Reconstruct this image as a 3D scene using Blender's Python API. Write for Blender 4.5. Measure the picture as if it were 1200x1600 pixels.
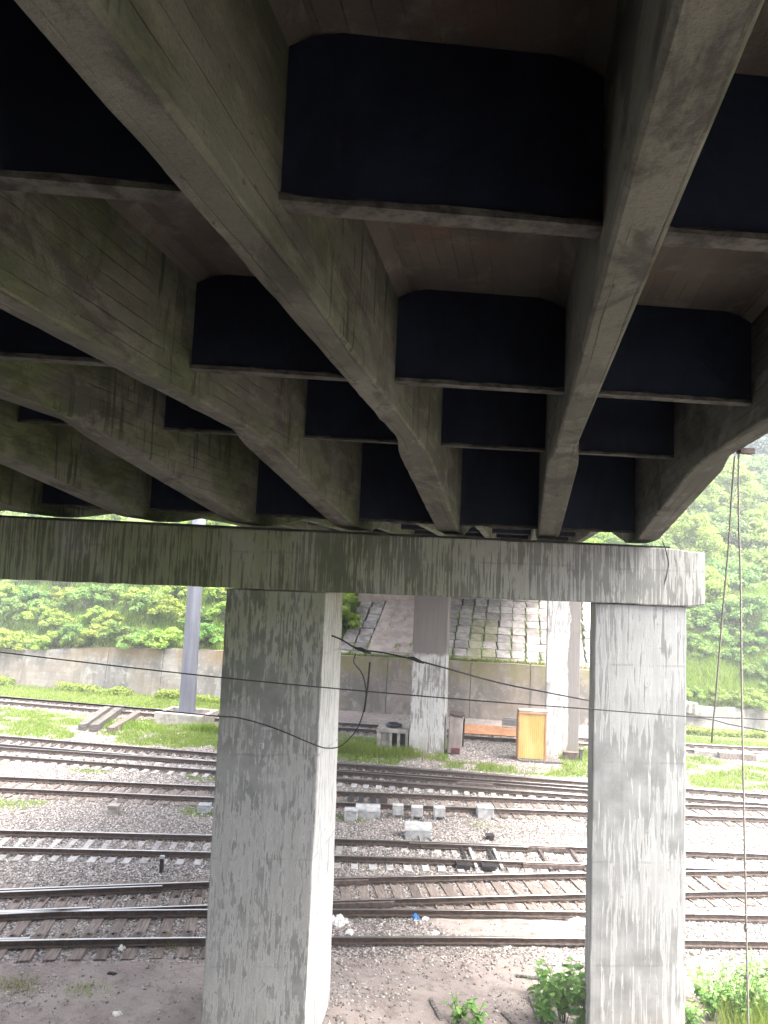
import bpy, math, random
import numpy as np
from mathutils import Matrix, Vector

random.seed(7); rng = np.random.default_rng(7)
for o in list(bpy.data.objects): bpy.data.objects.remove(o)
S = bpy.context.scene
COL = S.collection

# ------------------------------------------------------------------ camera
H = 9.2                                             # eye above the track bed
FPX = 1142.8
CR = np.array([0.98226793, 0.18281647, 0.04156739])
CU = np.array([-0.02427119, -0.09584965, 0.99509987])
CF = np.array([-0.18590486, 0.97846358, 0.08971287])
cd = bpy.data.cameras.new('camera'); cam = bpy.data.objects.new('camera', cd); COL.objects.link(cam)
cam.matrix_world = Matrix(((CR[0], CU[0], -CF[0], 0), (CR[1], CU[1], -CF[1], 0), (CR[2], CU[2], -CF[2], H), (0, 0, 0, 1)))
cd.sensor_fit = 'VERTICAL'; cd.sensor_height = 36; cd.lens = FPX * 36 / 1600
cd.clip_start = 0.05; cd.clip_end = 3000
S.camera = cam

# ------------------------------------------------------------------ light
SUN = Vector((0.40, -0.12, 0.91)).normalized()
w = bpy.data.worlds.new('World'); S.world = w; w.use_nodes = True
nt = w.node_tree; bg = nt.nodes['Background']; sky = nt.nodes.new('ShaderNodeTexSky')
sky.sky_type = 'NISHITA'; sky.sun_disc = False
sky.sun_elevation = math.asin(SUN.z); sky.sun_rotation = math.atan2(SUN.x, SUN.y)
sky.dust_density = 6.0; sky.air_density = 1.0; sky.ozone_density = 1.0
hs = nt.nodes.new('ShaderNodeHueSaturation'); hs.inputs['Saturation'].default_value = .5    # thin overcast
nt.links.new(sky.outputs[0], hs.inputs['Color']); nt.links.new(hs.outputs[0], bg.inputs[0]); bg.inputs[1].default_value = 0.15
sl = bpy.data.lights.new('sun', 'SUN'); sun = bpy.data.objects.new('sun', sl); COL.objects.link(sun)
sl.energy = 1.35; sl.angle = math.radians(45); sl.color = (1, 0.965, 0.9)
sun.rotation_euler = SUN.to_track_quat('Z', 'Y').to_euler()
S.view_settings.view_transform = 'Standard'; S.view_settings.look = 'None'
S.view_settings.exposure = 3.1; S.view_settings.gamma = 1.0; S.view_settings.use_curve_mapping = False

# ------------------------------------------------------------------ helpers
def ray(px, py): return CF + CR * (px - 600) / FPX - CU * (py - 800) / FPX
def gp(px, py, z=0.0):
    r = ray(px, py); t = (z - H) / r[2]; return np.array([0, 0, H]) + r * t
def at(px, py, d):                                    # point at distance d along the view axis
    return np.array([0, 0, H]) + ray(px, py) * d

def tag(o, label=None, cat=None, group=None, kind=None):
    if label: o['label'] = label
    if cat: o['category'] = cat
    if group: o['group'] = group
    if kind: o['kind'] = kind
    return o
def empty(name, loc=(0, 0, 0), label=None, cat=None, group=None, rz=0):
    o = bpy.data.objects.new(name, None); COL.objects.link(o); o.location = loc; o.rotation_euler = (0, 0, rz)
    o.empty_display_size = .2
    return tag(o, label, cat, group)
def link(name, me, parent=None, loc=(0, 0, 0), rot=(0, 0, 0), scale=(1, 1, 1)):
    o = bpy.data.objects.new(name, me); COL.objects.link(o)
    o.parent = parent; o.location = loc; o.rotation_euler = rot; o.scale = scale
    return o

class MB:
    def __init__(s): s.v = []; s.f = []; s.m = []; s.mi = 0
    def add(s, vs, fs):
        n = len(s.v); s.v += [tuple(map(float, v)) for v in vs]
        for f in fs: s.f.append([n + i for i in f]); s.m.append(s.mi)
        return s
    def box(s, c, d, rz=0, M=None):
        x, y, z = d[0] / 2, d[1] / 2, d[2] / 2
        vs = [(-x, -y, -z), (x, -y, -z), (x, y, -z), (-x, y, -z), (-x, -y, z), (x, -y, z), (x, y, z), (-x, y, z)]
        R = M if M is not None else Matrix.Rotation(rz, 3, 'Z')
        vs = [R @ Vector(v) + Vector(c) for v in vs]
        return s.add(vs, [(0, 3, 2, 1), (4, 5, 6, 7), (0, 1, 5, 4), (1, 2, 6, 5), (2, 3, 7, 6), (3, 0, 4, 7)])
    def tube(s, pts, r, n=6, caps=True):
        pts = [Vector(p) for p in pts]; rs = r if isinstance(r, (list, tuple)) else [r] * len(pts)
        rings = []; up = Vector((0, 0, 1))
        for i, p in enumerate(pts):
            t = (pts[min(i + 1, len(pts) - 1)] - pts[max(i - 1, 0)]).normalized()
            a = t.cross(up)
            if a.length < .05: a = t.cross(Vector((1, 0, 0)))
            a.normalize(); b = t.cross(a).normalized()
            rings.append([p + (a * math.cos(2 * math.pi * k / n) + b * math.sin(2 * math.pi * k / n)) * rs[i] for k in range(n)])
        vs = [v for rg in rings for v in rg]; fs = []
        for i in range(len(pts) - 1):
            for k in range(n):
                fs.append((i * n + k, i * n + (k + 1) % n, (i + 1) * n + (k + 1) % n, (i + 1) * n + k))
        if caps: fs += [tuple(range(n))[::-1], tuple((len(pts) - 1) * n + k for k in range(n))]
        return s.add(vs, fs)
    def lathe(s, prof, c=(0, 0, 0), n=16):
        vs = []; fs = []
        for r, z in prof: vs += [(c[0] + r * math.cos(2 * math.pi * k / n), c[1] + r * math.sin(2 * math.pi * k / n), c[2] + z) for k in range(n)]
        for i in range(len(prof) - 1):
            for k in range(n): fs.append((i * n + k, i * n + (k + 1) % n, (i + 1) * n + (k + 1) % n, (i + 1) * n + k))
        fs += [tuple(range(n))[::-1], tuple((len(prof) - 1) * n + k for k in range(n))]
        return s.add(vs, fs)
    def mesh(s, name, mats):
        me = bpy.data.meshes.new(name); me.from_pydata(s.v, [], s.f)
        for m in (mats if isinstance(mats, (list, tuple)) else [mats]): me.materials.append(m)
        me.polygons.foreach_set('material_index', s.m); me.validate(); me.update()
        return me
    def obj(s, name, mats, parent=None, loc=(0, 0, 0), rot=(0, 0, 0), smooth=False, bevel=0):
        me = s.mesh(name, mats)
        if smooth: me.polygons.foreach_set('use_smooth', [True] * len(me.polygons))
        o = link(name, me, parent, loc, rot)
        if bevel: bev(o, bevel)
        return o
def bev(o, wdt, seg=2):
    m = o.modifiers.new('bevel', 'BEVEL'); m.width = wdt; m.segments = seg; m.limit_method = 'ANGLE'; m.angle_limit = math.radians(35)
def arrmesh(name, V, Fc, mat, col=None):                # numpy verts (N,3), faces (M,k)
    me = bpy.data.meshes.new(name); k = Fc.shape[1]
    me.vertices.add(len(V)); me.vertices.foreach_set('co', V.astype(np.float32).ravel())
    me.loops.add(Fc.size); me.loops.foreach_set('vertex_index', Fc.astype(np.int32).ravel())
    me.polygons.add(len(Fc)); me.polygons.foreach_set('loop_start', np.arange(0, Fc.size, k, dtype=np.int32))
    me.polygons.foreach_set('loop_total', np.full(len(Fc), k, dtype=np.int32))
    me.materials.append(mat); me.update()
    if col is not None:                                  # per-vertex colour
        a = me.color_attributes.new('tint', 'FLOAT_COLOR', 'POINT')
        c = np.ones((len(V), 4), np.float32); c[:, :3] = col; a.data.foreach_set('color', c.ravel())
    me.validate()
    return me

def vnoise(x, y, sc=1.0, seed=0):                       # smooth value noise on numpy arrays
    x = np.asarray(x, float) / sc + seed * 17.3; y = np.asarray(y, float) / sc + seed * 9.1
    xi = np.floor(x); yi = np.floor(y); fx = x - xi; fy = y - yi
    fx = fx * fx * (3 - 2 * fx); fy = fy * fy * (3 - 2 * fy)
    def h(a, b): s_ = np.sin(a * 127.1 + b * 311.7) * 43758.5453; return s_ - np.floor(s_)
    return (h(xi, yi) * (1 - fx) + h(xi + 1, yi) * fx) * (1 - fy) + (h(xi, yi + 1) * (1 - fx) + h(xi + 1, yi + 1) * fx) * fy

# ------------------------------------------------------------------ materials
class NG:
    def __init__(s, name, rough=.85, spec=.3):
        s.m = bpy.data.materials.new(name); s.m.use_nodes = True; s.t = s.m.node_tree
        s.b = s.t.nodes['Principled BSDF']; s.b.inputs['Roughness'].default_value = rough
        s.b.inputs['Specular IOR Level'].default_value = spec
        tc = s.n('ShaderNodeTexCoord'); oi = s.n('ShaderNodeObjectInfo')
        mul = s.n('ShaderNodeVectorMath', operation='SCALE'); comb = s.n('ShaderNodeCombineXYZ')
        for k, f in enumerate((37., 91., 53.)):
            s.L(s.math('MULTIPLY', oi.outputs['Random'], f), comb.inputs[k])
        add = s.n('ShaderNodeVectorMath', operation='ADD')
        s.L(tc.outputs['Object'], add.inputs[0]); s.L(comb.outputs[0], add.inputs[1])
        s.co = add.outputs[0]; s.oc = tc.outputs['Object']; s.rand = oi.outputs['Random']
    def n(s, typ, **kw):
        nd = s.t.nodes.new(typ)
        for k, v in kw.items(): setattr(nd, k, v)
        return nd
    def L(s, a, b): s.t.links.new(a, b)
    def put(s, sock, v):
        if hasattr(v, 'node'): s.L(v, sock)
        else: sock.default_value = v
    def math(s, op, a, b=0.0, clamp=False):
        nd = s.n('ShaderNodeMath', operation=op, use_clamp=clamp); s.put(nd.inputs[0], a); s.put(nd.inputs[1], b); return nd.outputs[0]
    def noise(s, scale=1, det=4, rough=.55, stretch=(1, 1, 1), dist=0, co=None, off=0):
        mp = s.n('ShaderNodeMapping'); mp.inputs['Scale'].default_value = stretch; mp.inputs['Location'].default_value = (off, off, off)
        s.L(co or s.co, mp.inputs[0]); nz = s.n('ShaderNodeTexNoise'); s.L(mp.outputs[0], nz.inputs['Vector'])
        nz.inputs['Scale'].default_value = scale; nz.inputs['Detail'].default_value = det
        nz.inputs['Roughness'].default_value = rough; nz.inputs['Distortion'].default_value = dist
        return nz.outputs[0]
    def ramp(s, v, a, b, lo=0.0, hi=1.0):
        nd = s.n('ShaderNodeMapRange'); s.put(nd.inputs[0], v)
        for k, x in zip((1, 2, 3, 4), (a, b, lo, hi)): nd.inputs[k].default_value = x
        nd.interpolation_type = 'SMOOTHSTEP'; return nd.outputs[0]
    def mix(s, f, a, b, mode='MIX'):
        nd = s.n('ShaderNodeMix', data_type='RGBA', blend_type=mode); s.put(nd.inputs[0], f)
        for i, v in ((6, a), (7, b)):
            if hasattr(v, 'node'): s.L(v, nd.inputs[i])
            else: nd.inputs[i].default_value = tuple(v) + (1,) if len(v) == 3 else v
        return nd.outputs[2]
    def sep(s, v):
        nd = s.n('ShaderNodeSeparateXYZ'); s.L(v, nd.inputs[0]); return nd.outputs
    def norm(s):
        g = s.n('ShaderNodeNewGeometry'); return s.sep(g.outputs['Normal'])
    def pos(s):
        g = s.n('ShaderNodeNewGeometry'); return s.sep(g.outputs['Position'])
    def bump(s, h, st=.4, d=.02):
        nd = s.n('ShaderNodeBump'); s.put(nd.inputs['Height'], h); nd.inputs['Strength'].default_value = st; nd.inputs['Distance'].default_value = d
        s.L(nd.outputs[0], s.b.inputs['Normal']); return nd
    def out(s, c, rough=None):
        s.put(s.b.inputs['Base Color'], c if hasattr(c, 'node') else tuple(c) + (1,))
        if rough is not None: s.put(s.b.inputs['Roughness'], rough)
        return s.m

def mat_simple(name, a, b, scale=4, rough=.8, spec=.3, metal=0, stretch=(1, 1, 1), bump=.2, vary=.25):
    g = NG(name, rough, spec); g.b.inputs['Metallic'].default_value = metal
    n = g.noise(scale, 5, .6, stretch)
    c = g.mix(g.ramp(n, .35, .65), a, b)
    v = g.math('ADD', g.math('MULTIPLY', g.rand, vary * 2), 1 - vary)
    c = g.mix(1.0, c, g.mix(v, (0, 0, 0), (1, 1, 1)), 'MULTIPLY') if vary else c
    g.bump(n, bump, .01)
    return g.out(c)

def board_marks(g, pitch, side=True):
    """formwork boards: a tone per board and a thin joint line, running along the girder"""
    o = g.sep(g.co); n_ = g.norm(); ax = g.math('ABSOLUTE', n_[0]); sd = g.math('GREATER_THAN', ax, .5)
    u = g.math('ADD', g.math('MULTIPLY', o[2], sd), g.math('MULTIPLY', o[0], g.math('SUBTRACT', 1.0, sd))) if side else o[0]
    u = g.math('ADD', g.math('DIVIDE', u, pitch), g.math('MULTIPLY', g.noise(1, 3, .5, (1, .5, 1), off=50), .55))
    fr = g.math('FRACT', u); fl = g.math('FLOOR', u)
    wn = g.n('ShaderNodeTexWhiteNoise', noise_dimensions='1D'); g.L(fl, wn.inputs['W'])
    line = g.ramp(g.math('ABSOLUTE', g.math('SUBTRACT', fr, .5)), .455, .5)
    line = g.math('MULTIPLY', line, g.ramp(g.noise(.9, 5, .65, (1, .6, 1), off=60), .42, .7))
    return line, wn.outputs[0]
def mat_girder():
    g = NG('board_formed_concrete', .9, .2)
    line, tone = board_marks(g, .15)
    big = g.noise(.5, 5, .62, (1, .45, 1)); mid = g.noise(3.2, 6, .7, (1, .5, 1.3), .3); fine = g.noise(42, 4, .7); blot = g.noise(1.4, 6, .7, (1, .6, 1), .5, off=40)
    c = g.mix(g.ramp(big, .32, .68), (.084, .090, .074), (.178, .186, .158))
    c = g.mix(g.math('MULTIPLY', tone, .35), c, (.07, .068, .058))
    c = g.mix(g.math('MULTIPLY', g.ramp(mid, .5, .64), .55), c, (.22, .22, .20))
    c = g.mix(g.math('MULTIPLY', g.ramp(blot, .5, .62), .75), c, (.05, .05, .045))
    nz = g.norm(); side = g.ramp(nz[0], .2, .8)
    lvl = g.ramp(g.pos()[0], -7, 1.5, 1, .3)
    al = g.math('MULTIPLY', g.math('MULTIPLY', side, lvl), g.ramp(g.noise(.9, 6, .7, (1, .6, 1.4), .4, off=9), .38, .6))
    c = g.mix(g.math('MULTIPLY', al, .8), c, g.mix(g.ramp(mid, .4, .6), (.055, .078, .03), (.118, .145, .06)))
    drip = g.math('MULTIPLY', side, g.ramp(g.noise(1, 4, .6, (1, 8, .8), .5, off=3), .54, .62))
    dloc = g.ramp(g.noise(.5, 2, .5, off=21), .47, .6)
    c = g.mix(g.math('MULTIPLY', g.math('MULTIPLY', drip, dloc), .85), c, (.03, .038, .025))
    pits = g.ramp(g.noise(13, 3, .6, (1, .5, 1)), .66, .74)
    c = g.mix(g.math('MULTIPLY', pits, .75), c, (.04, .038, .03))
    c = g.mix(g.math('MULTIPLY', line, .6), c, (.04, .04, .034))
    c = g.mix(g.math('MULTIPLY', g.ramp(fine, .5, .72), .4), c, (.05, .05, .042))
    h = g.math('ADD', g.math('MULTIPLY', line, -.8), g.math('ADD', g.math('MULTIPLY', fine, .35), g.math('ADD', g.math('MULTIPLY', tone, .35), g.math('MULTIPLY', mid, .7))))
    g.bump(h, .9, .03)
    return g.out(c)

def mat_soffit():
    g = NG('deck_soffit_concrete', .9, .2)
    big = g.noise(.5, 4, .6); line, tone = board_marks(g, .16, False)
    c = g.mix(g.ramp(big, .3, .7), (.092, .087, .079), (.155, .142, .126))
    c = g.mix(g.math('MULTIPLY', tone, .4), c, (.06, .055, .05)); c = g.mix(g.math('MULTIPLY', line, .8), c, (.03, .028, .026))
    c = g.mix(g.math('MULTIPLY', g.ramp(g.noise(2.4, 6, .7, off=33), .5, .66), .5), c, (.21, .195, .175))
    c = g.mix(g.ramp(g.noise(1.3, 4, .6, off=8), .55, .7), c, (.13, .095, .08))
    g.bump(g.math('ADD', line, g.noise(30, 4)), .5, .02)
    return g.out(c)

def mat_dark():
    g = NG('soot_blue_bitumen_coating', .75, .25)
    c = g.mix(g.ramp(g.noise(1.6, 6, .7, (1, 1, .6), .5), .38, .62), (.007, .0115, .026), (.013, .0205, .042))
    c = g.mix(g.math('MULTIPLY', g.ramp(g.noise(5, 5, .75, (1, 1, .3)), .55, .75), .6), c, (.026, .030, .046))
    g.bump(g.noise(12, 4), .3, .01)
    return g.out(c)

def mat_lip():
    g = NG('worn_concrete_edge', .9, .2)
    c = g.mix(g.ramp(g.noise(5, 5, .7, (1, 1, 2)), .35, .62), (.035, .035, .033), (.115, .115, .105))
    g.bump(g.noise(10, 4), .5, .02)
    return g.out(c)

def mat_lime(name, algae, pale=(.62, .63, .60), grey=(.27, .28, .27), cover=.5, wt=.5, sc=1.0, vst=1.5, soft=.03, side=0, split=0):
    g = NG(name, .88, .2)
    warp = g.noise(1, 5, .62, (7.5 * sc, 7.5 * sc, vst * sc), .3)
    strk = g.noise(1, 3, .5, (17 * sc, 17 * sc, .5), .1, off=5)
    big = g.noise(.5, 4, .6, off=11)
    s_ = g.math('ADD', g.math('ADD', g.math('MULTIPLY', warp, 1 - wt), g.math('MULTIPLY', strk, wt)), g.math('MULTIPLY', g.math('SUBTRACT', big, .5), .45))
    f = g.ramp(s_, cover - soft, cover + soft)
    gr = g.mix(g.ramp(g.noise(2.2, 4), .3, .7), tuple(x * .82 for x in grey), tuple(x * 1.2 for x in grey))
    pl = g.mix(g.ramp(g.noise(1, 4, .6, (7, 7, .8), off=2), .3, .7), tuple(x * .86 for x in pale), pale)
    c = g.mix(f, pl, gr)
    # pale tide rims round the peeled patches
    rim = g.math('MULTIPLY', g.ramp(s_, cover - .075, cover - .03), g.math('SUBTRACT', 1.0, f))
    c = g.mix(g.math('MULTIPLY', rim, .5), c, tuple(min(.8, x * 1.18) for x in pale))
    P = g.pos()
    if algae:
        ax = g.ramp(P[0], 3.2, -5.5); az = g.ramp(P[2], 5.4, 8.6)
        am = g.ramp(g.noise(1.1, 5, .65, (1, 1, .5), off=31), .25, .62)
        a = g.math('MULTIPLY', g.math('MULTIPLY', ax, az), g.math('ADD', g.math('MULTIPLY', am, .5), .5))
        c = g.mix(g.math('MULTIPLY', a, algae), c, g.mix(g.ramp(s_, cover - .06, cover + .06), (.165, .195, .10), (.062, .08, .036)))
    if side:                                             # skylight on the open right-hand face painted in, fading upward
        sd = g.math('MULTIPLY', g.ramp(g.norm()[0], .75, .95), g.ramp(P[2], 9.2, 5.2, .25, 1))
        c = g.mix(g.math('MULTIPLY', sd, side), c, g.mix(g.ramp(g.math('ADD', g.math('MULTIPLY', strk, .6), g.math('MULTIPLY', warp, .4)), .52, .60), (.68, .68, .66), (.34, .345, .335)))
    if split:                                            # grey upper part; on the right column, whitewash left off its right side
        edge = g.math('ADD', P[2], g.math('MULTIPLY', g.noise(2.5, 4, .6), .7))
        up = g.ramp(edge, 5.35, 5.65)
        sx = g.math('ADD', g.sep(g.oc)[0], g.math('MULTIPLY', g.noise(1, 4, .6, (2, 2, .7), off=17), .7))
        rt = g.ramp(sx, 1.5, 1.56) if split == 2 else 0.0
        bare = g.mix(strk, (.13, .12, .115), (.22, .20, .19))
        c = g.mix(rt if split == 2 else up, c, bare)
    low = g.math('MULTIPLY', g.ramp(P[2], 1.3, .1), g.ramp(g.noise(2.5, 4, .6, (1, 1, .4), off=14), .35, .6))
    c = g.mix(g.math('MULTIPLY', low, .6), c, (.17, .145, .115))
    fr = g.math('FRACT', g.math('ADD', g.math('DIVIDE', P[2], 1.93), g.math('MULTIPLY', g.noise(1.2, 3), .06)))
    pour = g.math('MULTIPLY', g.ramp(g.math('ABSOLUTE', g.math('SUBTRACT', fr, .5)), .482, .496), g.ramp(g.noise(1.7, 4, .6, off=71), .4, .6))
    c = g.mix(g.math('MULTIPLY', pour, .32), c, (.10, .10, .092))
    fine = g.noise(45, 3)
    c = g.mix(g.math('MULTIPLY', g.ramp(fine, .5, .75), .3), c, (.16, .16, .15))
    spots = g.ramp(g.noise(9, 5, .7, (1, 1, .6), off=80), .64, .7)
    c = g.mix(g.math('MULTIPLY', spots, .6), c, (.11, .115, .105))
    lines = g.noise(1, 1, .3, (16, 16, .15), off=7)
    g.bump(g.math('ADD', g.math('MULTIPLY', f, -.25), g.math('ADD', g.math('MULTIPLY', fine, .2), g.math('MULTIPLY', lines, .5))), .5, .02)
    return g.out(c)

def mat_ground():
    g = NG('yard_ground', .95, .15)
    at_ = g.n('ShaderNodeVertexColor'); at_.layer_name = 'tint'
    sp = g.n('ShaderNodeSeparateColor'); g.L(at_.outputs[0], sp.inputs[0]); R_, G_, B_ = sp.outputs[0], sp.outputs[1], sp.outputs[2]
    P = g.n('ShaderNodeNewGeometry').outputs['Position']
    n1 = g.noise(.35, 5, .6, co=P); n2 = g.noise(3, 5, .65, co=P, off=3); n3 = g.noise(24, 3, .6, co=P)
    vo = g.n('ShaderNodeTexVoronoi'); vo.inputs['Scale'].default_value = 15; g.L(P, vo.inputs['Vector'])
    dirt = g.mix(g.ramp(n1, .35, .65), (.22, .18, .165), (.31, .265, .24))
    dirt = g.mix(g.math('MULTIPLY', g.ramp(n2, .45, .7), .6), dirt, (.105, .08, .07))
    dirt = g.mix(g.math('MULTIPLY', g.ramp(g.noise(.8, 4, .6, (.35, 1.5, 1), co=P, off=9), .55, .7), .5), dirt, (.34, .28, .23))
    dirt = g.mix(g.math('MULTIPLY', g.ramp(n3, .6, .7), .6), dirt, (.40, .36, .33))
    vc = g.n('ShaderNodeSeparateColor'); g.L(vo.outputs['Color'], vc.inputs[0])
    bal = g.mix(vc.outputs[0], (.15, .13, .12), (.47, .43, .405))
    bal = g.mix(g.ramp(vo.outputs['Distance'], .35, .75), bal, (.07, .06, .055))
    bal = g.mix(g.math('MULTIPLY', g.ramp(n1, .4, .7), .35), bal, (.30, .24, .20))
    gras = g.mix(g.ramp(n2, .35, .65), (.07, .095, .03), (.15, .18, .065))
    oil_and_bank = g.mix(g.ramp(n2, .4, .6), (.05, .042, .038), (.11, .09, .08))
    c = g.mix(g.ramp(g.math('ADD', R_, g.math('MULTIPLY', g.math('SUBTRACT', n2, .5), .6)), .35, .6), dirt, bal)
    c = g.mix(g.ramp(g.math('ADD', G_, g.math('MULTIPLY', g.math('SUBTRACT', n2, .5), .9)), .4, .7), c, gras)
    c = g.mix(g.math('MULTIPLY', g.ramp(g.math('ADD', B_, g.math('MULTIPLY', g.math('SUBTRACT', n2, .5), .8)), .35, .8), .8), c, oil_and_bank)
    h = g.math('ADD', g.math('MULTIPLY', n3, .5), g.math('MULTIPLY', g.math('MULTIPLY', vo.outputs['Distance'], R_), -1.2))
    g.bump(g.math('ADD', h, n2), .7, .05)
    return g.out(c)

def mat_tint(name, cols, rough=.7, spec=.3, trans=0.0, vary=.3):
    """leaves / blades / stones: colour between cols[0] and cols[1] by the per-element tint."""
    g = NG(name, rough, spec)
    at_ = g.n('ShaderNodeVertexColor'); at_.layer_name = 'tint'
    sp = g.n('ShaderNodeSeparateColor'); g.L(at_.outputs[0], sp.inputs[0])
    c = g.mix(sp.outputs[0], cols[0], cols[1])
    if len(cols) > 2: c = g.mix(sp.outputs[1], c, cols[2])
    v = g.math('ADD', g.math('MULTIPLY', g.rand, vary), 1 - vary / 2)
    hsv = g.n('ShaderNodeHueSaturation'); g.L(c, hsv.inputs['Color']); g.L(v, hsv.inputs['Value'])
    g.L(g.math('ADD', g.math('MULTIPLY', g.rand, .03), .485), hsv.inputs['Hue'])
    c = hsv.outputs[0]; g.out(c)
    if trans:
        tr = g.n('ShaderNodeBsdfTranslucent'); mx = g.n('ShaderNodeMixShader'); mx.inputs[0].default_value = trans
        cc = g.mix(1.0, c, (1.25, 1.3, .8), 'MULTIPLY'); g.L(cc, tr.inputs[0])
        o = g.t.nodes['Material Output']; g.L(g.b.outputs[0], mx.inputs[1]); g.L(tr.outputs[0], mx.inputs[2]); g.L(mx.outputs[0], o.inputs[0])
    return g.m

def mat_wall(name, a, b, stain):
    g = NG(name, .9, .2)
    P = g.n('ShaderNodeNewGeometry').outputs['Position']
    n = g.noise(.5, 5, .6, co=P); v = g.noise(1, 4, .6, (1.6, 1.6, .25), .3, co=P, off=4); hz = g.noise(1, 2, .5, (.15, .15, 6), co=P, off=6)
    c = g.mix(g.ramp(n, .35, .65), a, b)
    c = g.mix(g.math('MULTIPLY', g.ramp(v, .47, .58), .7), c, (.13, .12, .105))
    c = g.mix(g.math('MULTIPLY', g.ramp(g.noise(2.2, 6, .7, co=P, off=44), .52, .62), .55), c, tuple(x * 1.35 for x in b))
    c = g.mix(g.math('MULTIPLY', g.ramp(g.noise(.28, 3, .6, co=P, off=52), .5, .6), .45), c, (.24, .19, .14))
    c = g.mix(g.math('MULTIPLY', g.ramp(hz, .55, .65), .3), c, (.16, .15, .14))
    top = g.math('MULTIPLY', g.ramp(g.sep(P)[2], 1.9, 3.2), g.ramp(g.noise(.7, 5, .6, (1, 1, .5), co=P, off=12), .35, .6))
    c = g.mix(g.math('MULTIPLY', top, .85), c, stain)
    g.bump(g.math('ADD', g.noise(12, 4, co=P), hz), .4, .03)
    return g.out(c)

M = {}
M['girder'] = mat_girder(); M['soffit'] = mat_soffit(); M['dark'] = mat_dark(); M['lip'] = mat_lip()
M['cap'] = mat_lime('limewashed_cap_concrete', .9, pale=(.31, .31, .295), grey=(.17, .172, .162), cover=.48, sc=1.75, wt=.5, vst=1.1, soft=.03)
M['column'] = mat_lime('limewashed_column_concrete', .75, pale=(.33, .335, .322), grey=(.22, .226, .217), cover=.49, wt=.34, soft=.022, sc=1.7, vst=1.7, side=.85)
M['column_r'] = mat_lime('limewashed_right_column_concrete', 0, pale=(.295, .302, .295), grey=(.195, .202, .198), cover=.485, wt=.3, sc=1.35, vst=.65, soft=.022)
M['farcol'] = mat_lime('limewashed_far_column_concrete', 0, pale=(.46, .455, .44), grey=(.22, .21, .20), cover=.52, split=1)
M['farcol_r'] = mat_lime('half_whitewashed_far_column_concrete', 0, pale=(.50, .495, .48), grey=(.26, .25, .24), cover=.55, split=2)
M['farcap'] = mat_simple('weathered_pinkish_concrete', (.3, .24, .21), (.42, .36, .32), 1.5, .9, .2)
M['felt'] = mat_simple('dark_bearing_felt', (.03, .032, .028), (.07, .07, .055), 5, .9, .2)
M['ground'] = mat_ground()
M['rail_side'] = mat_simple('rusty_dark_rail_steel', (.055, .04, .035), (.11, .078, .062), 9, .65, .4, .35, (1, 1, 1), .3, .15)
M['rail_top'] = mat_simple('worn_bright_rail_head', (.30, .29, .29), (.42, .40, .39), 3, .32, .5, .85, (.2, .2, 1), .05, .1)
M['conc_sleeper'] = mat_simple('pale_concrete_sleeper', (.28, .265, .255), (.42, .40, .385), 6, .9, .2)
M['wood_sleeper'] = mat_simple('old_brown_timber_sleeper', (.115, .088, .075), (.245, .205, .18), 5, .9, .2, 0, (6, .6, 2), .5, .4)
M['timber'] = mat_simple('weathered_grey_timber', (.06, .052, .048), (.18, .165, .15), 4, .9, .2, 0, (6, .6, 4), .5, .2)
M['darkmetal'] = mat_simple('oily_dark_metal', (.03, .028, .03), (.08, .07, .07), 8, .5, .5, .6)
M['rustplate'] = mat_simple('flaking_rust_plate', (.085, .062, .055), (.16, .125, .115), 7, .8, .3, .2)
M['boxwhite'] = mat_simple('chipped_white_paint', (.28, .28, .28), (.46, .46, .46), 5, .6, .4, 0, (1, 1, 1), .2, .08)
M['boxgrey'] = mat_simple('grey_box_paint', (.30, .31, .32), (.46, .47, .48), 5, .6, .4)
M['black'] = mat_simple('black_rubber_cable', (.015, .015, .016), (.035, .035, .038), 20, .6, .4, 0, (1, 1, 1), .2, 0)
M['rope'] = mat_simple('grey_old_rope', (.25, .23, .21), (.38, .35, .31), 60, .95, .1, 0, (1, 1, 1), .6, 0)
M['mast'] = mat_simple('slate_painted_steel_mast', (.115, .12, .15), (.165, .17, .205), 1.5, .5, .45, .1, (3, 3, .3), .15, 0)
M['footing'] = mat_simple('grey_cast_concrete', (.24, .22, .20), (.40, .37, .34), 3, .9, .2)
M['block'] = mat_simple('pale_stone_paving_block', (.24, .215, .195), (.40, .37, .345), 2.2, .9, .2, 0, (1, 1, 1), .5, .42)
M['block_moss'] = mat_simple('mossy_stone_paving_block', (.21, .20, .13), (.33, .31, .22), 2.2, .9, .2, 0, (1, 1, 1), .5, .3)
M['wall_l'] = mat_wall('stained_retaining_concrete', (.18, .17, .16), (.29, .275, .255), (.20, .14, .07))
M['wall_m'] = mat_wall('brown_retaining_concrete', (.16, .14, .125), (.27, .235, .21), (.19, .17, .085))
M['yellow'] = mat_simple('faded_yellow_corrugated_sheet', (.42, .29, .085), (.52, .38, .15), 2, .6, .3, 0, (1, 1, .3), .1, 0)
M['orange'] = mat_simple('faded_orange_paint', (.34, .16, .08), (.44, .23, .12), 3, .7, .3, 0, (1, 1, 1), .1, 0)
M['cabinet'] = mat_simple('dull_brown_grey_sheet', (.20, .165, .15), (.31, .265, .245), 3, .7, .3, 0, (1, 1, .4), .1, 0)
M['darkred'] = mat_simple('dark_red_paint', (.08, .018, .022), (.13, .035, .04), 5, .6)
M['bark'] = mat_simple('grey_brown_bark', (.07, .055, .045), (.15, .125, .105), 8, .95, .1, 0, (3, 3, .5), .8)
M['paper'] = mat_simple('dirty_white_litter', (.62, .60, .57), (.78, .77, .75), 12, .9, .1, 0, (1, 1, 1), .3, 0)
M['blue'] = mat_simple('blue_plastic', (.04, .16, .45), (.07, .24, .55), 10, .5)
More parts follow.
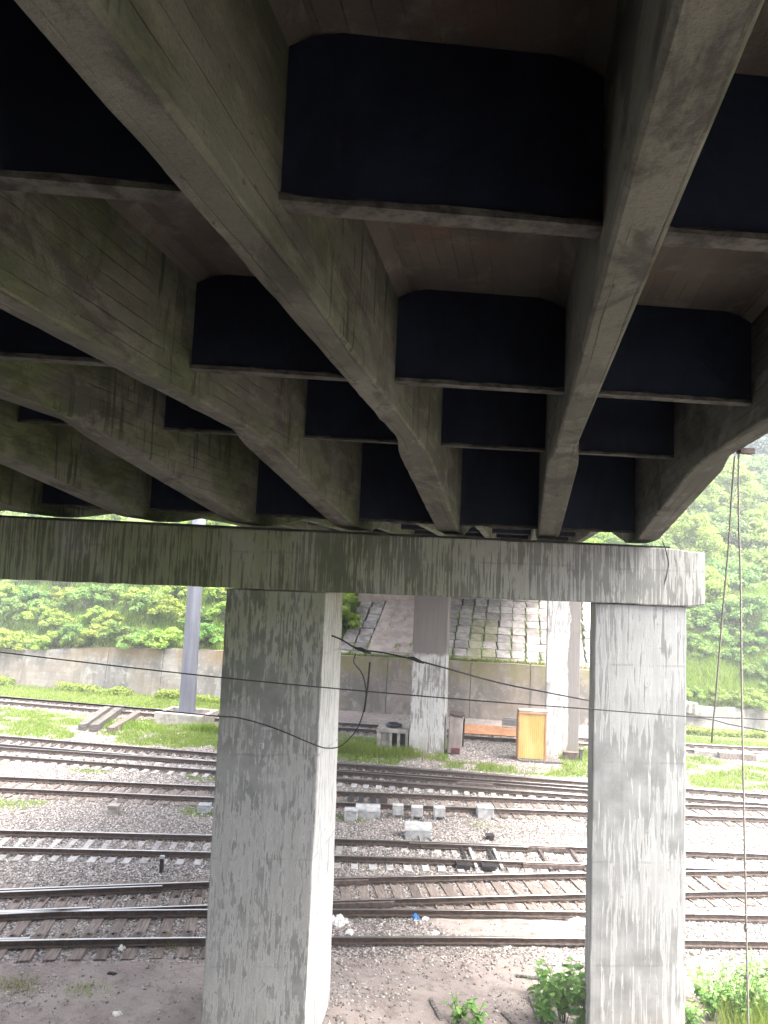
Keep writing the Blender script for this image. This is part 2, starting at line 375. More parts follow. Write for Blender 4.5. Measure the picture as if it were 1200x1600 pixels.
M['hill'] = mat_simple('grassy_hill_soil', (.06, .09, .022), (.14, .18, .05), 1.5, .95, .1, 0, (1, 1, 1), .6, 0)
M['leafA'] = mat_tint('bright_yellow_green_leaf', ((.12, .20, .035), (.34, .44, .085)), .5, .3, .35)
M['leafB'] = mat_tint('mid_green_leaf', ((.07, .155, .035), (.24, .37, .09)), .5, .3, .3)
M['leafC'] = mat_tint('dark_blue_green_needle', ((.018, .045, .03), (.05, .09, .06)), .6, .3, .15)
M['weed'] = mat_tint('fresh_weed_leaf', ((.08, .20, .04), (.25, .42, .11)), .5, .35, .3)
M['blade'] = mat_tint('short_grass_blade', ((.10, .17, .025), (.28, .36, .07), (.38, .32, .16)), .6, .2, .35)
M['stone'] = mat_tint('crushed_ballast_stone', ((.12, .10, .092), (.52, .48, .45)), .9, .25)

# ------------------------------------------------------------------ ground
K = math.tan(math.radians(15.62))                      # skew of the piers to the girders
TR = {'1': (1.73e-3, .09222, 45.02), '2a': (4.3e-4, .06106, 35.18), '2b': (-2e-5, .09181, 34.18), '3': (8.5e-4, .20791, 31.51),
      '4': (-1.02e-3, .2131, 25.90), '5': (-1.9e-3, .35382, 23.26), '6': (-2.48e-3, .26353, 20.68)}
def ty(k, x): a, b, c = TR[k]; x = np.clip(x, -60, 34); return a * x * x + b * x + c
def ground_z(x, y):
    x = np.asarray(x, float); y = np.asarray(y, float)
    bank = np.clip((13.2 + .1 * x - y), 0, 10.2) * .64
    z = bank + (vnoise(x, y, .9, 1) - .5) * .05 + (vnoise(x, y, .3, 2) - .5) * .03
    yp = y - K * x
    near = np.clip((18.2 - yp) / 2, 0, 1)              # rough trodden ground round the near pier
    z = z + near * ((vnoise(x, y, .7, 3) - .5) * .16 + .03)
    for cx, cy in ((-3.9, 16.2), (3.0, 17.3), (-5.4, 39.6), (2.6, 41)):
        z = z + .2 * np.exp(-((x - cx) ** 2 + (y - cy) ** 2) / .8)
    return z
def cover(x, y):
    x = np.asarray(x, float); y = np.asarray(y, float)
    n = vnoise(x, y, 2.5, 5); n2 = vnoise(x, y, .8, 6)
    y6, y5, y4, y3, y2, y1 = (ty(k, x) for k in ('6', '5', '4', '3', '2a', '1'))
    ss = lambda v, a, b: np.clip((v - a) / (b - a), 0, 1)
    bal = ss(y, y6 + .6, y6 + 1.2)
    mid = ss(x, -5.0, -2.5) * (1 - ss(x, 5, 7))         # trodden dirt between the near tracks under the bridge
    bal = bal * (1 - mid * (1 - ss(y, y5 - .4, y5 + 1.5)))
    bal = bal * (1 - .8 * ss(y, y1 + 1.0, y1 + 1.5))
    bal = np.maximum(bal, .55 * ss(y, y6 - 2.6, y6 - 1.2) * (n > .3))
    bal *= (1 - .6 * ss(y, y3 - 2.2, y3 - 1.0) * (1 - ss(y, y3 + .8, y3 + 1)) * n)
    gr = ss(y, y2 + 1.5, y2 + 2.3) * (1 - ss(y, y1 - 1.9, y1 - 1.2))
    gravelly = ((x > -3.6) & (x < 2.2) & (y > 38.6)).astype(float)
    gr = gr * (1 - gravelly) * ss(n * .5 + n2 * .6, .24, .56)
    foot = ss(y, y1 + 1.2, y1 + 1.9) * .9 * np.maximum(1 - ss(x, -15, -13), ss(x, 8, 10))
    strip = np.exp(-((y - (y3 - 2.0)) / .9) ** 2) * ss(n, .35, .7) * (x < 6) * .8
    strip2 = np.exp(-((y - (y2 + ty('3', x)) / 2) / .7) ** 2) * ss(n, .45, .8) * (x < -8) * .9
    bankv = ss(-(y - .1 * x), -12.6, -11.2)
    g = np.maximum.reduce([gr, foot, strip, strip2, bankv * .42])
    bal = bal * (1 - bankv)
    oil_and_bank = np.zeros_like(x)
    for k, wdt in (('1', .3), ('2a', .9), ('2b', .7), ('3', .45), ('4', .55), ('5', .35), ('6', .25)):
        oil_and_bank = np.maximum(oil_and_bank, wdt * np.clip(1.15 - np.abs(np.abs(y - ty(k, x)) - .76) / .5, 0, 1))
    oil_and_bank = np.maximum(oil_and_bank, bankv * .8)  # unseen bank below the camera darkened to weaken bounce light under the deck
    return bal, g, oil_and_bank
xs = np.unique(np.concatenate([np.linspace(-900, -60, 15), np.linspace(-60, -16, 90), np.linspace(-16, 14, 260), np.linspace(14, 40, 60), np.linspace(40, 900, 15)]))
ys = np.unique(np.concatenate([np.linspace(-900, -20, 12), np.linspace(-20, 13, 40), np.linspace(13, 32, 200), np.linspace(32, 56, 130), np.linspace(56, 900, 12)]))
X, Y = np.meshgrid(xs, ys); Z = ground_z(X, Y)
nx, ny = len(xs), len(ys); idx = np.arange(nx * ny).reshape(ny, nx)
Fq = np.stack([idx[:-1, :-1].ravel(), idx[:-1, 1:].ravel(), idx[1:, 1:].ravel(), idx[1:, :-1].ravel()], 1)
bal, gr, oil_and_bank = cover(X.ravel(), Y.ravel())
me = arrmesh('ground', np.stack([X.ravel(), Y.ravel(), Z.ravel()], 1), Fq, M['ground'], np.stack([bal, gr, oil_and_bank], 1))
me.polygons.foreach_set('use_smooth', [True] * len(me.polygons))
tag(link('ground', me), kind='structure', label='trodden brown dirt and pale track ballast of the railway yard')

# hillside behind the retaining wall
WL = [gp(-260, 1062)[:2], gp(0, 1077)[:2], gp(333, 1092)[:2], gp(535, 1110)[:2], gp(1080, 1141)[:2], gp(1200, 1147)[:2], gp(1500, 1160)[:2]]
WL[3] = np.array([-12.6, 50.4]); WL[2] = np.array([-21.6, 50.6]); WL[1] = np.array([-36.9, 50.6]); WL[0] = np.array([-62., 51.5])
WL[4] = np.array([11.4, 52.3]); WL[5] = np.array([17., 53.3]); WL[6] = np.array([40., 57.])
wx = [p[0] for p in WL]; wy = [p[1] for p in WL]
def wall_y(x): return np.interp(x, wx, wy)
WTX = [-62, -36.9, -30, -21.6, -12.6, 0, 5.2, 9.6, 10.6, 17, 40]; WTZ = [2.4, 2.6, 3.2, 3.5, 3.65, 3.75, 3.55, 3.2, 1.6, 1.55, 1.5]
def wall_top(x): return np.interp(x, WTX, WTZ)
def hill_z(x, y):
    x = np.asarray(x, float); y = np.asarray(y, float); d = np.clip(y - wall_y(x) - .25, 0, None)
    sl = .62 + .15 * vnoise(x, y, 9, 8) + .12 * np.clip((x - 9) / 10, 0, 1)
    z = wall_top(x) - .25 + sl * 26 * (1 - np.exp(-d / 26)) + np.clip(d - 20, 0, None) * .12
    pav = (x > -13.0) & (x < 10.2)
    z = z + (vnoise(x, y, 2.2, 9) - .5) * np.clip(d / 3, 0, 1) * .9
    return np.where(pav, np.minimum(z, wall_top(x) - .45 + d * .46) - .12, z)
hx = np.concatenate([np.linspace(-240, -60, 14)[:-1], np.linspace(-60, 45, 150), np.linspace(45, 240, 14)[1:]])
hd = np.concatenate([[0.0, .3, .6], np.linspace(1, 30, 60), np.linspace(34, 300, 20)])
HX = np.repeat(hx[None, :], len(hd), 0); HY = wall_y(HX) + .25 + hd[:, None]
HZ = hill_z(HX, HY); HZ[0, :] -= 3
idx = np.arange(HX.size).reshape(HX.shape)
Fq = np.stack([idx[:-1, :-1].ravel(), idx[:-1, 1:].ravel(), idx[1:, 1:].ravel(), idx[1:, :-1].ravel()], 1)
me = arrmesh('hillside', np.stack([HX.ravel(), HY.ravel(), HZ.ravel()], 1), Fq, M['hill'])
me.polygons.foreach_set('use_smooth', [True] * len(me.polygons))
tag(link('hillside', me), kind='structure', label='steep green hillside rising behind the retaining wall')

# haze volume added to wash out the distance like lens bloom
hm = bpy.data.materials.new('bloom_haze'); hm.use_nodes = True; hm.node_tree.nodes.remove(hm.node_tree.nodes['Principled BSDF'])
pv = hm.node_tree.nodes.new('ShaderNodeVolumePrincipled'); pv.inputs['Color'].default_value = (.93, .96, 1, 1); pv.inputs['Density'].default_value = .0022
hm.node_tree.links.new(pv.outputs[0], hm.node_tree.nodes['Material Output'].inputs['Volume'])
tag(MB().box((0, 40, 54.5), (1960, 2040, 113)).obj('haze', hm), kind='stuff', label='thin added haze washing out the far railway yard')

# ------------------------------------------------------------------ retaining wall
rw = empty('retaining_wall', (0, 0, 0), 'long stained concrete retaining wall at the foot of the green hillside behind the tracks', 'wall')
cuts = [-62, -50, -43, -36.9, -30.0, -25.6, -18.5, -12.6, -8.9, -6.4, -3.2, .8, 4.8, 9.2, 10.9, 17, 24, 32, 40]
for i in range(len(cuts) - 1):
    a, b = cuts[i] + .02, cuts[i + 1] - .02; n = max(2, int((b - a) / .6)); mb = MB(); xx = np.linspace(a, b, n + 1)
    off = rng.uniform(-.03, .03); vs = []; fs = []
    for x in xx:
        y0 = wall_y(x) + off; t = wall_top(x) + (vnoise(x, 0, .7, 4) - .5) * .12
        vs += [(x, y0 - .45, -.3), (x, y0 - .02, t), (x, y0 + .4, t + .02), (x, y0 + .4, -.3)]
    for j in range(n):
        q = 4 * j
        for k in range(4): fs.append((q + k, q + 4 + k, q + 4 + (k + 1) % 4, q + (k + 1) % 4))
    fs += [(0, 1, 2, 3), (4 * n + 3, 4 * n + 2, 4 * n + 1, 4 * n)]
    mb.add(vs, fs); mb.obj('wall_panel', M['wall_m'] if -12.7 < a < 9 else M['wall_l'], rw)
# broken coping lump at the step of the wall
mb = MB()
for i in range(7):
    x = 9.6 + i * .32; mb.box((x, wall_y(x) - .1, 2.0 - i * .12 + .1 * (i % 2)), (.42, .9, .55 + .1 * (i % 3)), .2 * i)
tag(mb.obj('concrete_rubble', M['footing'], None, bevel=.06), 'broken pale concrete lump on the wall step right of the near right column', 'rubble')

# paved stone revetment on the slope under the far end of the bridge
rv = empty('stone_revetment', (0, 0, 0), 'slope paved with pale square stone blocks above the wall under the far bridge end', 'embankment')
def rev_pt(u, v):                                       # u across, v up the slope
    y0 = wall_y(u) + .35; return np.array([u, y0 + v * .905, wall_top(0) - .38 + v * .425])
bm_var = []
for k in range(6):
    mb = MB(); a, b, h = .482, .555, .16
    vs = []
    for z, s_ in ((-h, 1), (.045, 1), (.08, .92)):
        for sx, sy in ((-1, -1), (1, -1), (1, 1), (-1, 1)):
            vs.append((sx * a * s_ + random.uniform(-.055, .035) * sx, sy * b * s_ + random.uniform(-.055, .035) * sy, z + random.uniform(-.02, .02)))
    fs = [(8, 9, 10, 11)] + [(q + k2, q + (k2 + 1) % 4, q + 4 + (k2 + 1) % 4, q + 4 + k2) for q in (0, 4) for k2 in range(4)]
    bm_var.append(mb.add(vs, fs))
bmesh_a = [b.mesh('block', M['block']) for b in bm_var]; bmesh_b = [b.mesh('block', M['block_moss']) for b in bm_var]
tilt = math.atan2(.425, .905)
for ci, u in enumerate(np.arange(-12.3, 9.6, 1.02)):
    for r_ in range(12):
        if -10.7 < u < -7.2 and 1 <= r_: continue       # the plain slab
        p = rev_pt(u + random.uniform(-.03, .03) + (.04 * r_ if u > 5 else 0), .6 + r_ * 1.13 + random.uniform(-.03, .03))
        moss = (-3.6 < u < -1.5 and r_ < 6 and random.random() < .75)
        o = link('block', random.choice(bmesh_b if moss else bmesh_a), rv, p + np.array([0, 0, random.uniform(-.02, .03)]),
                 (tilt + random.uniform(-.03, .03), random.uniform(-.03, .03), random.uniform(-.03, .03) + .08))
mb = MB(); q = [rev_pt(-10.7, 1.15), rev_pt(-7.3, 1.15), rev_pt(-7.3, 13.6), rev_pt(-10.7, 13.6)]
mb.add([v + np.array([0, 0, .12]) for v in q] + [v - np.array([0, 0, .2]) for v in q], [(0, 1, 2, 3), (0, 4, 5, 1), (1, 5, 6, 2), (2, 6, 7, 3), (3, 7, 4, 0)])
mb.obj('plain_slab', M['farcap'], rv)

# ------------------------------------------------------------------ bridge superstructure
GS = .007                                              # slight grade
zg, zd, zs, zct, zcb = H + 1.71, H + 1.98, H + 2.99, H + .89, H - .32
YC = 15.0; YF = 40.9                                   # front of the near and far pier caps (at x = 0)
WB = .263; XA = -1.3324 - WB / 2                       # girder A centre
GX = [XA + 4 - 2 * i for i in range(8)]                # from the right-hand edge girder to the left
Y0, YE = -9.5, 63.5
def haunch(yp):                                        # soffit height and web width along the girder
    best = None
    for c0 in (-10.4, YC, YF, 64.5):
        d = max(0, c0 - yp, yp - (c0 + 1.6)); t = min(1, d / 5.5)
        if best is None or t < best: best = t
    z = zct + (zg - zct) * best
    wd = WB + (.43 - WB) * min(1, max(0, (1 - best) / .12)) if best < 1 else WB
    return z, wd
mb = MB(); stn = [Y0]
while stn[-1] < YE: stn.append(min(YE, stn[-1] + (.22 if stn[-1] < 16.5 else .6)))
vs = []; fs = []
for j, y in enumerate(stn):
    z, wd = haunch(y); zo = GS * y; e = [random.uniform(-.008, .008) for _ in range(6)]
    if random.random() < .14: e[random.choice((0, 1))] += random.choice((-.018, .018))
    c = .022
    vs += [(-wd / 2, y, zs + .02 + zo), (-wd / 2 + e[0] * .3, y, z + c + zo + e[0]), (-wd / 2 + c + e[1] * .5, y, z + zo + e[2] * .3),
           (wd / 2 - c + e[3] * .5, y, z + zo + e[4] * .3), (wd / 2 + e[5] * .3, y, z + c + zo + e[5]), (wd / 2, y, zs + .02 + zo)]
for j in range(len(stn) - 1):
    for k in range(6): a = 6 * j + k; b = 6 * j + (k + 1) % 6; fs.append((a, b, b + 6, a + 6))
fs += [tuple(range(6))[::-1], tuple(6 * (len(stn) - 1) + k for k in range(6))]
mb.add(vs, fs); gme = mb.mesh('girder', M['girder'])
br = empty('road_bridge', (0, 0, 0), 'wide concrete road bridge overhead with deep arched girders and dark cross walls', 'bridge')
for gx in GX: link('girder', gme, br, (gx, K * gx, GS * K * gx))
# slab, fillets, parapets
DXL, DXR = GX[-1] - 1.0, GX[0] + 1.25
def slab(x0, x1, z0, z1, name, m, n=1):
    vs = [(x, y + K * x, z + GS * (y + K * x)) for z in (z0, z1) for y in (Y0, YE) for x in (x0, x1)]
    return MB().add(vs, [(0, 2, 3, 1), (4, 5, 7, 6), (0, 1, 5, 4), (2, 6, 7, 3), (0, 4, 6, 2), (1, 3, 7, 5)]).obj(name, m, br)
slab(DXL, DXR, zs, zs + .28, 'deck_slab', M['soffit'])
slab(DXR - .22, DXR, zs + .285, zs + 1.25, 'parapet', M['footing']); slab(DXL, DXL + .22, zs + .285, zs + 1.25, 'parapet', M['footing'])
fb = MB()
for gx in GX:
    for s_ in (-1, 1):
        a = gx + s_ * (WB / 2 - .004); b = a + s_ * .13; vs = []
        for y in (Y0, YE):
            for x, z in ((a, zs + .004), (b, zs + .004), (a, zs - .12)): vs.append((x, y + K * x, z + GS * (y + K * x)))
        fb.add(vs, [(0, 1, 2), (3, 5, 4), (0, 3, 4, 1), (1, 4, 5, 2), (2, 5, 3, 0)])
fb.obj('slab_haunch', M['soffit'], br)
# diaphragms: dark coated cross walls with a worn concrete foot
def diaph(yp, zb, th=.13):
    mb = MB(); a, b = WB / 2 + .003, 2 - WB / 2 - .003; n = 12; xx = np.linspace(a, b, n + 1)
    zt = zs - .003
    rows = []
    for x in xx:
        c = .11 if (x - a < .02 or b - x < .02) else (0.035 if (x - a < .16 or b - x < .16) else 0)
        y0 = yp + K * x; e = random.uniform(-.012, .012); e2 = random.uniform(-.012, .012)
        def q(dy, z): return (x, y0 + dy, z + GS * y0)
        rows.append([q(0, zt - c), q(0, zb + .05 + e), q(.0 - .035, zb + .03 + e2), q(-.03, zb - .004), q(th, zb), q(th, zt - c)])
    vs = [v for r in rows for v in r]
    for seg in range(6):
        mb.mi = 1 if seg in (1, 2, 3) else 0
        mb.add([], [])
        for j in range(n):
            p_, q_ = 6 * j + seg, 6 * j + (seg + 1) % 6
            mb.f.append([p_, p_ + 6, q_ + 6, q_]); mb.m.append(mb.mi)
    mb.v = [tuple(map(float, v)) for v in vs]
    mb.f.append([0, 1, 2, 3, 4, 5]); mb.m.append(0); mb.f.append([6 * n + k for k in range(5, -1, -1)]); mb.m.append(0)
    return mb.mesh('diaphragm', [M['dark'], M['lip']])
Y1, SP = 3.985, 3.69
lines = [(Y1 + i * SP, zd) for i in range(-3, 3)] + [(YC + .35, zct + .15)]
lines += [(YC + .35 + SP * i, zd) for i in range(1, 7)] + [(YF + .35, zct + .15)] + [(YF + .35 + SP * i, zd) for i in range(1, 7)]
for yp, zb in lines:
    dm = diaph(yp, zb)
    for gx in GX[1:]: link('diaphragm', dm, br, (gx, K * gx, GS * K * gx))
# drain stub in the soffit and rusty bracket on the edge girder
dr = np.array([GX[1] + 1.42, 6.1, zs])
MB().tube([(dr[0], dr[1], dr[2] + .1), (dr[0], dr[1], dr[2] - .12)], .055, 10).obj('drain_pipe', M['black'], br)
bk = at(1165, 705, 9.75)
MB().box(bk, (.2, .1, .07), .3).box(bk + np.array([-.08, 0, .12]), (.04, .08, .3)).obj('edge_bracket', M['rustplate'], br)

# near and far abutments (ends of the bridge)
def sbox(x0, x1, y0, y1, z0, z1, nx=1):                # box skewed with the piers
    vs = [(x, y + K * x, z) for z in (z0, z1) for y in (y0, y1) for x in (x0, x1)]
    return vs, [(0, 2, 3, 1), (4, 5, 7, 6), (0, 1, 5, 4), (2, 6, 7, 3), (0, 4, 6, 2), (1, 3, 7, 5)]
ab = empty('bridge_abutment', (0, 0, 0), 'pinkish concrete abutment shelf above the paved slope carrying the far end of the bridge', 'abutment')
MB().add(*sbox(DXL, DXR, 63.6, 65.5, 6.0, H + 3.2)).obj('back_wall', M['farcap'], ab)
MB().add(*sbox(DXL - .5, DXR + .5, 62.2, 63.6, 7.2, H - .15)).obj('bearing_shelf', M['farcap'], ab)
ab2 = empty('bridge_abutment', (0, 0, 0), 'concrete abutment behind the viewer carrying the near end of the bridge', 'abutment')
MB().add(*sbox(DXL - 2, DXR + 1, -12, -9.6, 0, H + 3.2)).obj('back_wall', M['farcap'], ab2)

# ------------------------------------------------------------------ piers
def column_mesh(name, w_, d0, d1, h, mat):
    """tapered slab column: front face along the skewed pier line, sides along the girders"""
    mb = MB(); n = 26; ring = []
    for i in range(n + 1):
        t = i / n; z = -.6 + (h + .6) * t; d = d0 + (d1 - d0) * t
        e = [random.uniform(-.006, .006) for _ in range(8)]
        pts = [(0, 0), (w_, 0), (w_, d), (0, d)]
        ring += [(x + e[2 * k], y + K * x + e[2 * k + 1], z) for k, (x, y) in enumerate(pts)]
    fs = []
    for i in range(n):
        for k in range(4): a = 4 * i + k; b = 4 * i + (k + 1) % 4; fs.append((a, b, b + 4, a + 4))
    fs += [(3, 2, 1, 0), tuple(4 * n + k for k in range(4))]
    return mb.add(ring, fs).mesh(name, mat)
near = empty('bridge_pier', (0, YC, 0), 'near bridge pier, mossy limewashed cap beam on thick square columns', 'bridge pier')
ncol = [(-5.62, 1.86, 'wide near column, grey front with dark drips and bright right side', 2.0, 1.42),
        (1.50, 1.86, 'near right column, pale front with long grey streaks', 1.15, 1.05), (-12.7, 1.86, None, 2.0, 1.42)]
for x0, wd, lb, d0, d1 in ncol:
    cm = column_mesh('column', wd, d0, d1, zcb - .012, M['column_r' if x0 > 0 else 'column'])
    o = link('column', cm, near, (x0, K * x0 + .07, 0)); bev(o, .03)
    if lb: o['label'] = lb
mb = MB(); n = 60; xx = np.linspace(-14.4, 3.72, n + 1); vs = []; fs = []
for x in xx:
    e = [random.uniform(-.008, .008) for _ in range(4)]; y = K * x
    zt = zct - .045 - (.0 if x < 3.3 else .05)
    vs += [(x, y + e[0], zcb + e[1] + (0.05 if x > 3.45 else 0)), (x, y + 1.55, zcb), (x, y + 1.55, zt), (x, y + e[2], zt + e[3])]
for j in range(n):
    for k in range(4): a = 4 * j + k; b = 4 * j + (k + 1) % 4; fs.append((a, a + 4, b + 4, b))
fs += [(0, 1, 2, 3), tuple(4 * n + k for k in (3, 2, 1, 0))]
o = mb.add(vs, fs).obj('pier_cap', M['cap'], near); bev(o, .025)
v_, f_ = sbox(-14.3, 3.0, .03, 1.5, zct - .055, zct - .002)
MB().add(v_, f_).obj('bearing_strip', M['felt'], near)
# small insulator hook on the left column, loose wire at the right end of the cap
hk = at(414, 1140, 13.75); hk2 = at(410, 1163, 13.75)
MB().tube([hk, (hk + hk2) / 2 + np.array([.02, -.03, 0]), hk2], .012, 6).tube([hk2 - np.array([0, 0, .08]), hk2 + np.array([0, 0, .02])], .035, 8).box(hk + np.array([0, .08, .02]), (.22, .12, .05), .28).obj('hook', M['boxgrey'], near, loc=(0, -YC, 0))
wr = [at(x, y, 14.95) for x, y in ((1035, 846), (1040, 858), (1045, 880), (1041, 902), (1035, 920))]
MB().tube(wr, .012, 5).obj('loose_wire', M['black'], near, loc=(0, -YC, 0))

far = empty('bridge_pier', (0, YF, 0), 'far bridge pier between the tracks with white column bases', 'bridge pier')
for x0, lb in ((-5.62, 'far column, grey above and white below'), (1.5, 'far column, whitewashed left part and bare brown right edge'), (-12.7, None)):
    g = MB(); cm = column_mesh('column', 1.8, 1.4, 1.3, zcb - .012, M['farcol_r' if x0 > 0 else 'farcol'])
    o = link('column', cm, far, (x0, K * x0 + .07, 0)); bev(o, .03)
    if lb: o['label'] = lb
MB().add(*sbox(-14.4, 3.7, 0, 1.55, zcb, zct - .004)).obj('pier_cap', M['farcap'], far)

# ------------------------------------------------------------------ tracks
def rail_obj(ycurve, x0, x1, off, parent, name='rail', z0=.06, s=1.0):
    prof = [(-.075, 0), (-.075, .018), (-.015, .035), (-.015, .115), (-.036, .125), (-.036, .155), (-.028, .163), (.028, .163), (.036, .155), (.036, .125), (.015, .115), (.015, .035), (.075, .018), (.075, 0)]
    xs_ = np.arange(x0, x1 + .01, .8); P = len(prof); vs = []; mb = MB()
    for x in xs_:
        e = .05; t = np.array([2 * e, ycurve(x + e) - ycurve(x - e)]); t /= np.hypot(*t); nrm = np.array([-t[1], t[0]])
        c = np.array([x, ycurve(x)]) + nrm * off
        for u, z in prof: vs.append((c[0] + nrm[0] * u, c[1] + nrm[1] * u, z0 + z))
    mb.v = [tuple(map(float, v)) for v in vs]
    for i in range(len(xs_) - 1):
        for k in range(P):
            k2 = (k + 1) % P; mb.f.append([i * P + k, (i + 1) * P + k, (i + 1) * P + k2, i * P + k2]); mb.m.append(1 if k in (5, 6, 7) else 0)
    mb.f.append(list(range(P))); mb.m.append(0); mb.f.append([(len(xs_) - 1) * P + k for k in range(P - 1, -1, -1)]); mb.m.append(0)
    return mb.obj(name, [M['rail_side'], M['rail_top']], parent)
def sleeper_mesh(kind):
    mb = MB(); L = 1.35
    if kind == 'conc':
        st = [(-L, .13, .05), (-.95, .13, .06), (-.5, .12, .03), (0, .105, .0), (.5, .12, .03), (.95, .13, .06), (L, .13, .05)]
    else: st = [(-L, .145, .05), (-.6, .145, .052), (0, .145, .048), (.6, .145, .052), (L, .145, .05)]
    vs = []; fs = []
    for y, hw, z in st: vs += [(-hw - .015, y, -.16), (hw + .015, y, -.16), (hw - .015 if kind == 'conc' else hw, y, z), (-hw + .015 if kind == 'conc' else -hw, y, z)]
    for i in range(len(st) - 1):
        for k in range(4): a = 4 * i + k; b = 4 * i + (k + 1) % 4; fs.append((a, b, b + 4, a + 4))
    fs += [(3, 2, 1, 0), tuple(4 * (len(st) - 1) + k for k in range(4))]
    mb.add(vs, fs)
    for s_ in (-1, 1):                                  # rail chairs
        mb.mi = 1; mb.box((0, s_ * .76, .057), (.17, .34, .03)); mb.box((.0, s_ * .76 + .13, .08), (.07, .05, .05)); mb.box((.0, s_ * .76 - .13, .08), (.07, .05, .05))
    return mb.mesh('sleeper', [M['conc_sleeper'] if kind == 'conc' else M['wood_sleeper'], M['rail_side']])
SM = {k: sleeper_mesh(k) for k in ('conc', 'wood')}
def track(key, x0, x1, label, kind, sp=.56, s0=None, s1=None, skip=None, sink=0.0, longf=None, ext=(0, 0)):
    yc = lambda x: ty(key, x)
    t = empty('railway_track', (0, 0, 0), label, 'railway track', 'tracks crossing the yard under the bridge')
    for s_ in (-1, 1): rail_obj(lambda x: float(yc(x)), x0, x1, s_ * .76 * (1 if key != '2b' else .99), t, z0=.06 if key != '2b' else .057)
    x = s0 if s0 is not None else x0
    while x < (s1 if s1 is not None else x1):
        if not (skip and skip(x)):
            sl_ = float(yc(x + .1) - yc(x - .1)) / .2; a = math.atan(sl_)
            sc = 1.0; dy = 0
            if longf: sc, dy = longf(x)
            link('sleeper', SM[kind], t, (x - dy * math.sin(a), float(yc(x)) + dy * math.cos(a), random.uniform(-.014, .006) - sink), (0, 0, a + random.uniform(-.03, .03)), (random.uniform(.93, 1.06), sc, 1))
        x += sp * math.cos(math.atan(float(yc(x + .1) - yc(x - .1)) / .2)) * random.uniform(.95, 1.05)
    return t
t1 = track('1', -58, 26, 'farthest track, half overgrown along the foot of the retaining wall', 'wood', s0=-40, s1=18, sink=.03)
t2 = track('2a', -50, 30, 'track just before the grass strip, outer track of the merging pair', 'conc', s0=3.6, s1=16)
gap2 = lambda x: (1 + .5 * max(.7, float(ty('2a', x) - ty('2b', x))) / 1.35, .5 * max(.7, float(ty('2a', x) - ty('2b', x))))
t2b = track('2b', -50, 4.4, 'track merging with its neighbour into a bundle of close rails before the grass strip', 'conc', s0=-30, longf=gap2)
t3 = track('3', -42, 30, 'single track with dark oily ballast behind the row of white trackside boxes', 'wood', s0=-26, s1=15)
t4 = track('4', -34, 30, 'track with a row of pale concrete sleepers in front of the white trackside boxes', 'conc', s0=-22, s1=13)
t5 = track('5', -20, 28, 'oblique track with brown timber sleepers converging with the nearest track at left', 'wood', .52, s0=-6.2, s1=12, sink=.01)
gap6 = lambda x: (1 + .5 * max(0, float(ty('5', x) - ty('6', x))) / 1.35, .5 * max(0, float(ty('5', x) - ty('6', x))))
t6 = track('6', -26, 26, 'nearest track, its right part sunk in brown trodden dirt', 'wood', .6, s0=-20, s1=-6.0, longf=gap6, sink=.005)
# extra rails: switch blades, guard rails, rusty joint plates
def line_on(key, px): return px
for key, a, b, off, par in (('5', -20, -11.2, -.60, t5), ('6', -26, -11.1, -.66, t6), ('5', -20, -9.2, .60, t5),
                            ('2b', -14, 2.8, -.60, t2b), ('2a', -12, 6, .60, t2), ('4', -3.4, 1.2, .6, t4)):
    rail_obj(lambda x, k=key: float(ty(k, x)), a, b, off, par, 'guard_rail', z0=.058)
def plate(key, x, off, L, par, m='rustplate', w_=.09, h=.135):
    sl_ = float(ty(key, x + .1) - ty(key, x - .1)) / .2; a = math.atan(sl_)
    MB().box((x - off * math.sin(a), float(ty(key, x)) + off * math.cos(a), .05 + h / 2), (L, w_, h), a).obj('joint_plate', M[m], par)
for key, x, off, L, par in (('2a', -1.8, -.76, 1.6, t2), ('2b', -1.8, .1, 1.6, t2b), ('4', .9, .66, 2.0, t4), ('4', 1.1, -.86, 2.0, t4), ('5', -4.6, .66, 1.2, t5), ('5', -4.4, -.86, 1.8, t5),): plate(key, x, off, L, par)
# switch rods between the rails of track four
for x, m in ((-1.62, 'darkmetal'), (-1.36, 'boxgrey'), (-.75, 'darkmetal'), (-.55, 'boxgrey'), (1.0, 'rustplate'), (2.1, 'rustplate')):
    y = float(ty('4', x)); MB().box((x, y - .1, .10), (.09, 2.0, .05), .2).obj('switch_rod', M[m], t4)
for x in (-6.6, -6.2, -5.7, -5.3):
    y = float(ty('3', x)); MB().box((x, y, .09), (.22, 1.3, .09), .2).obj('switch_plate', M['darkmetal'], t3)
for x, y_ in ((-1.6, 24.6), (-.8, 24.7)): MB().box((x, y_, .1), (.42, .4, .14), .2).obj('switch_plate', M['darkmetal'], t4)

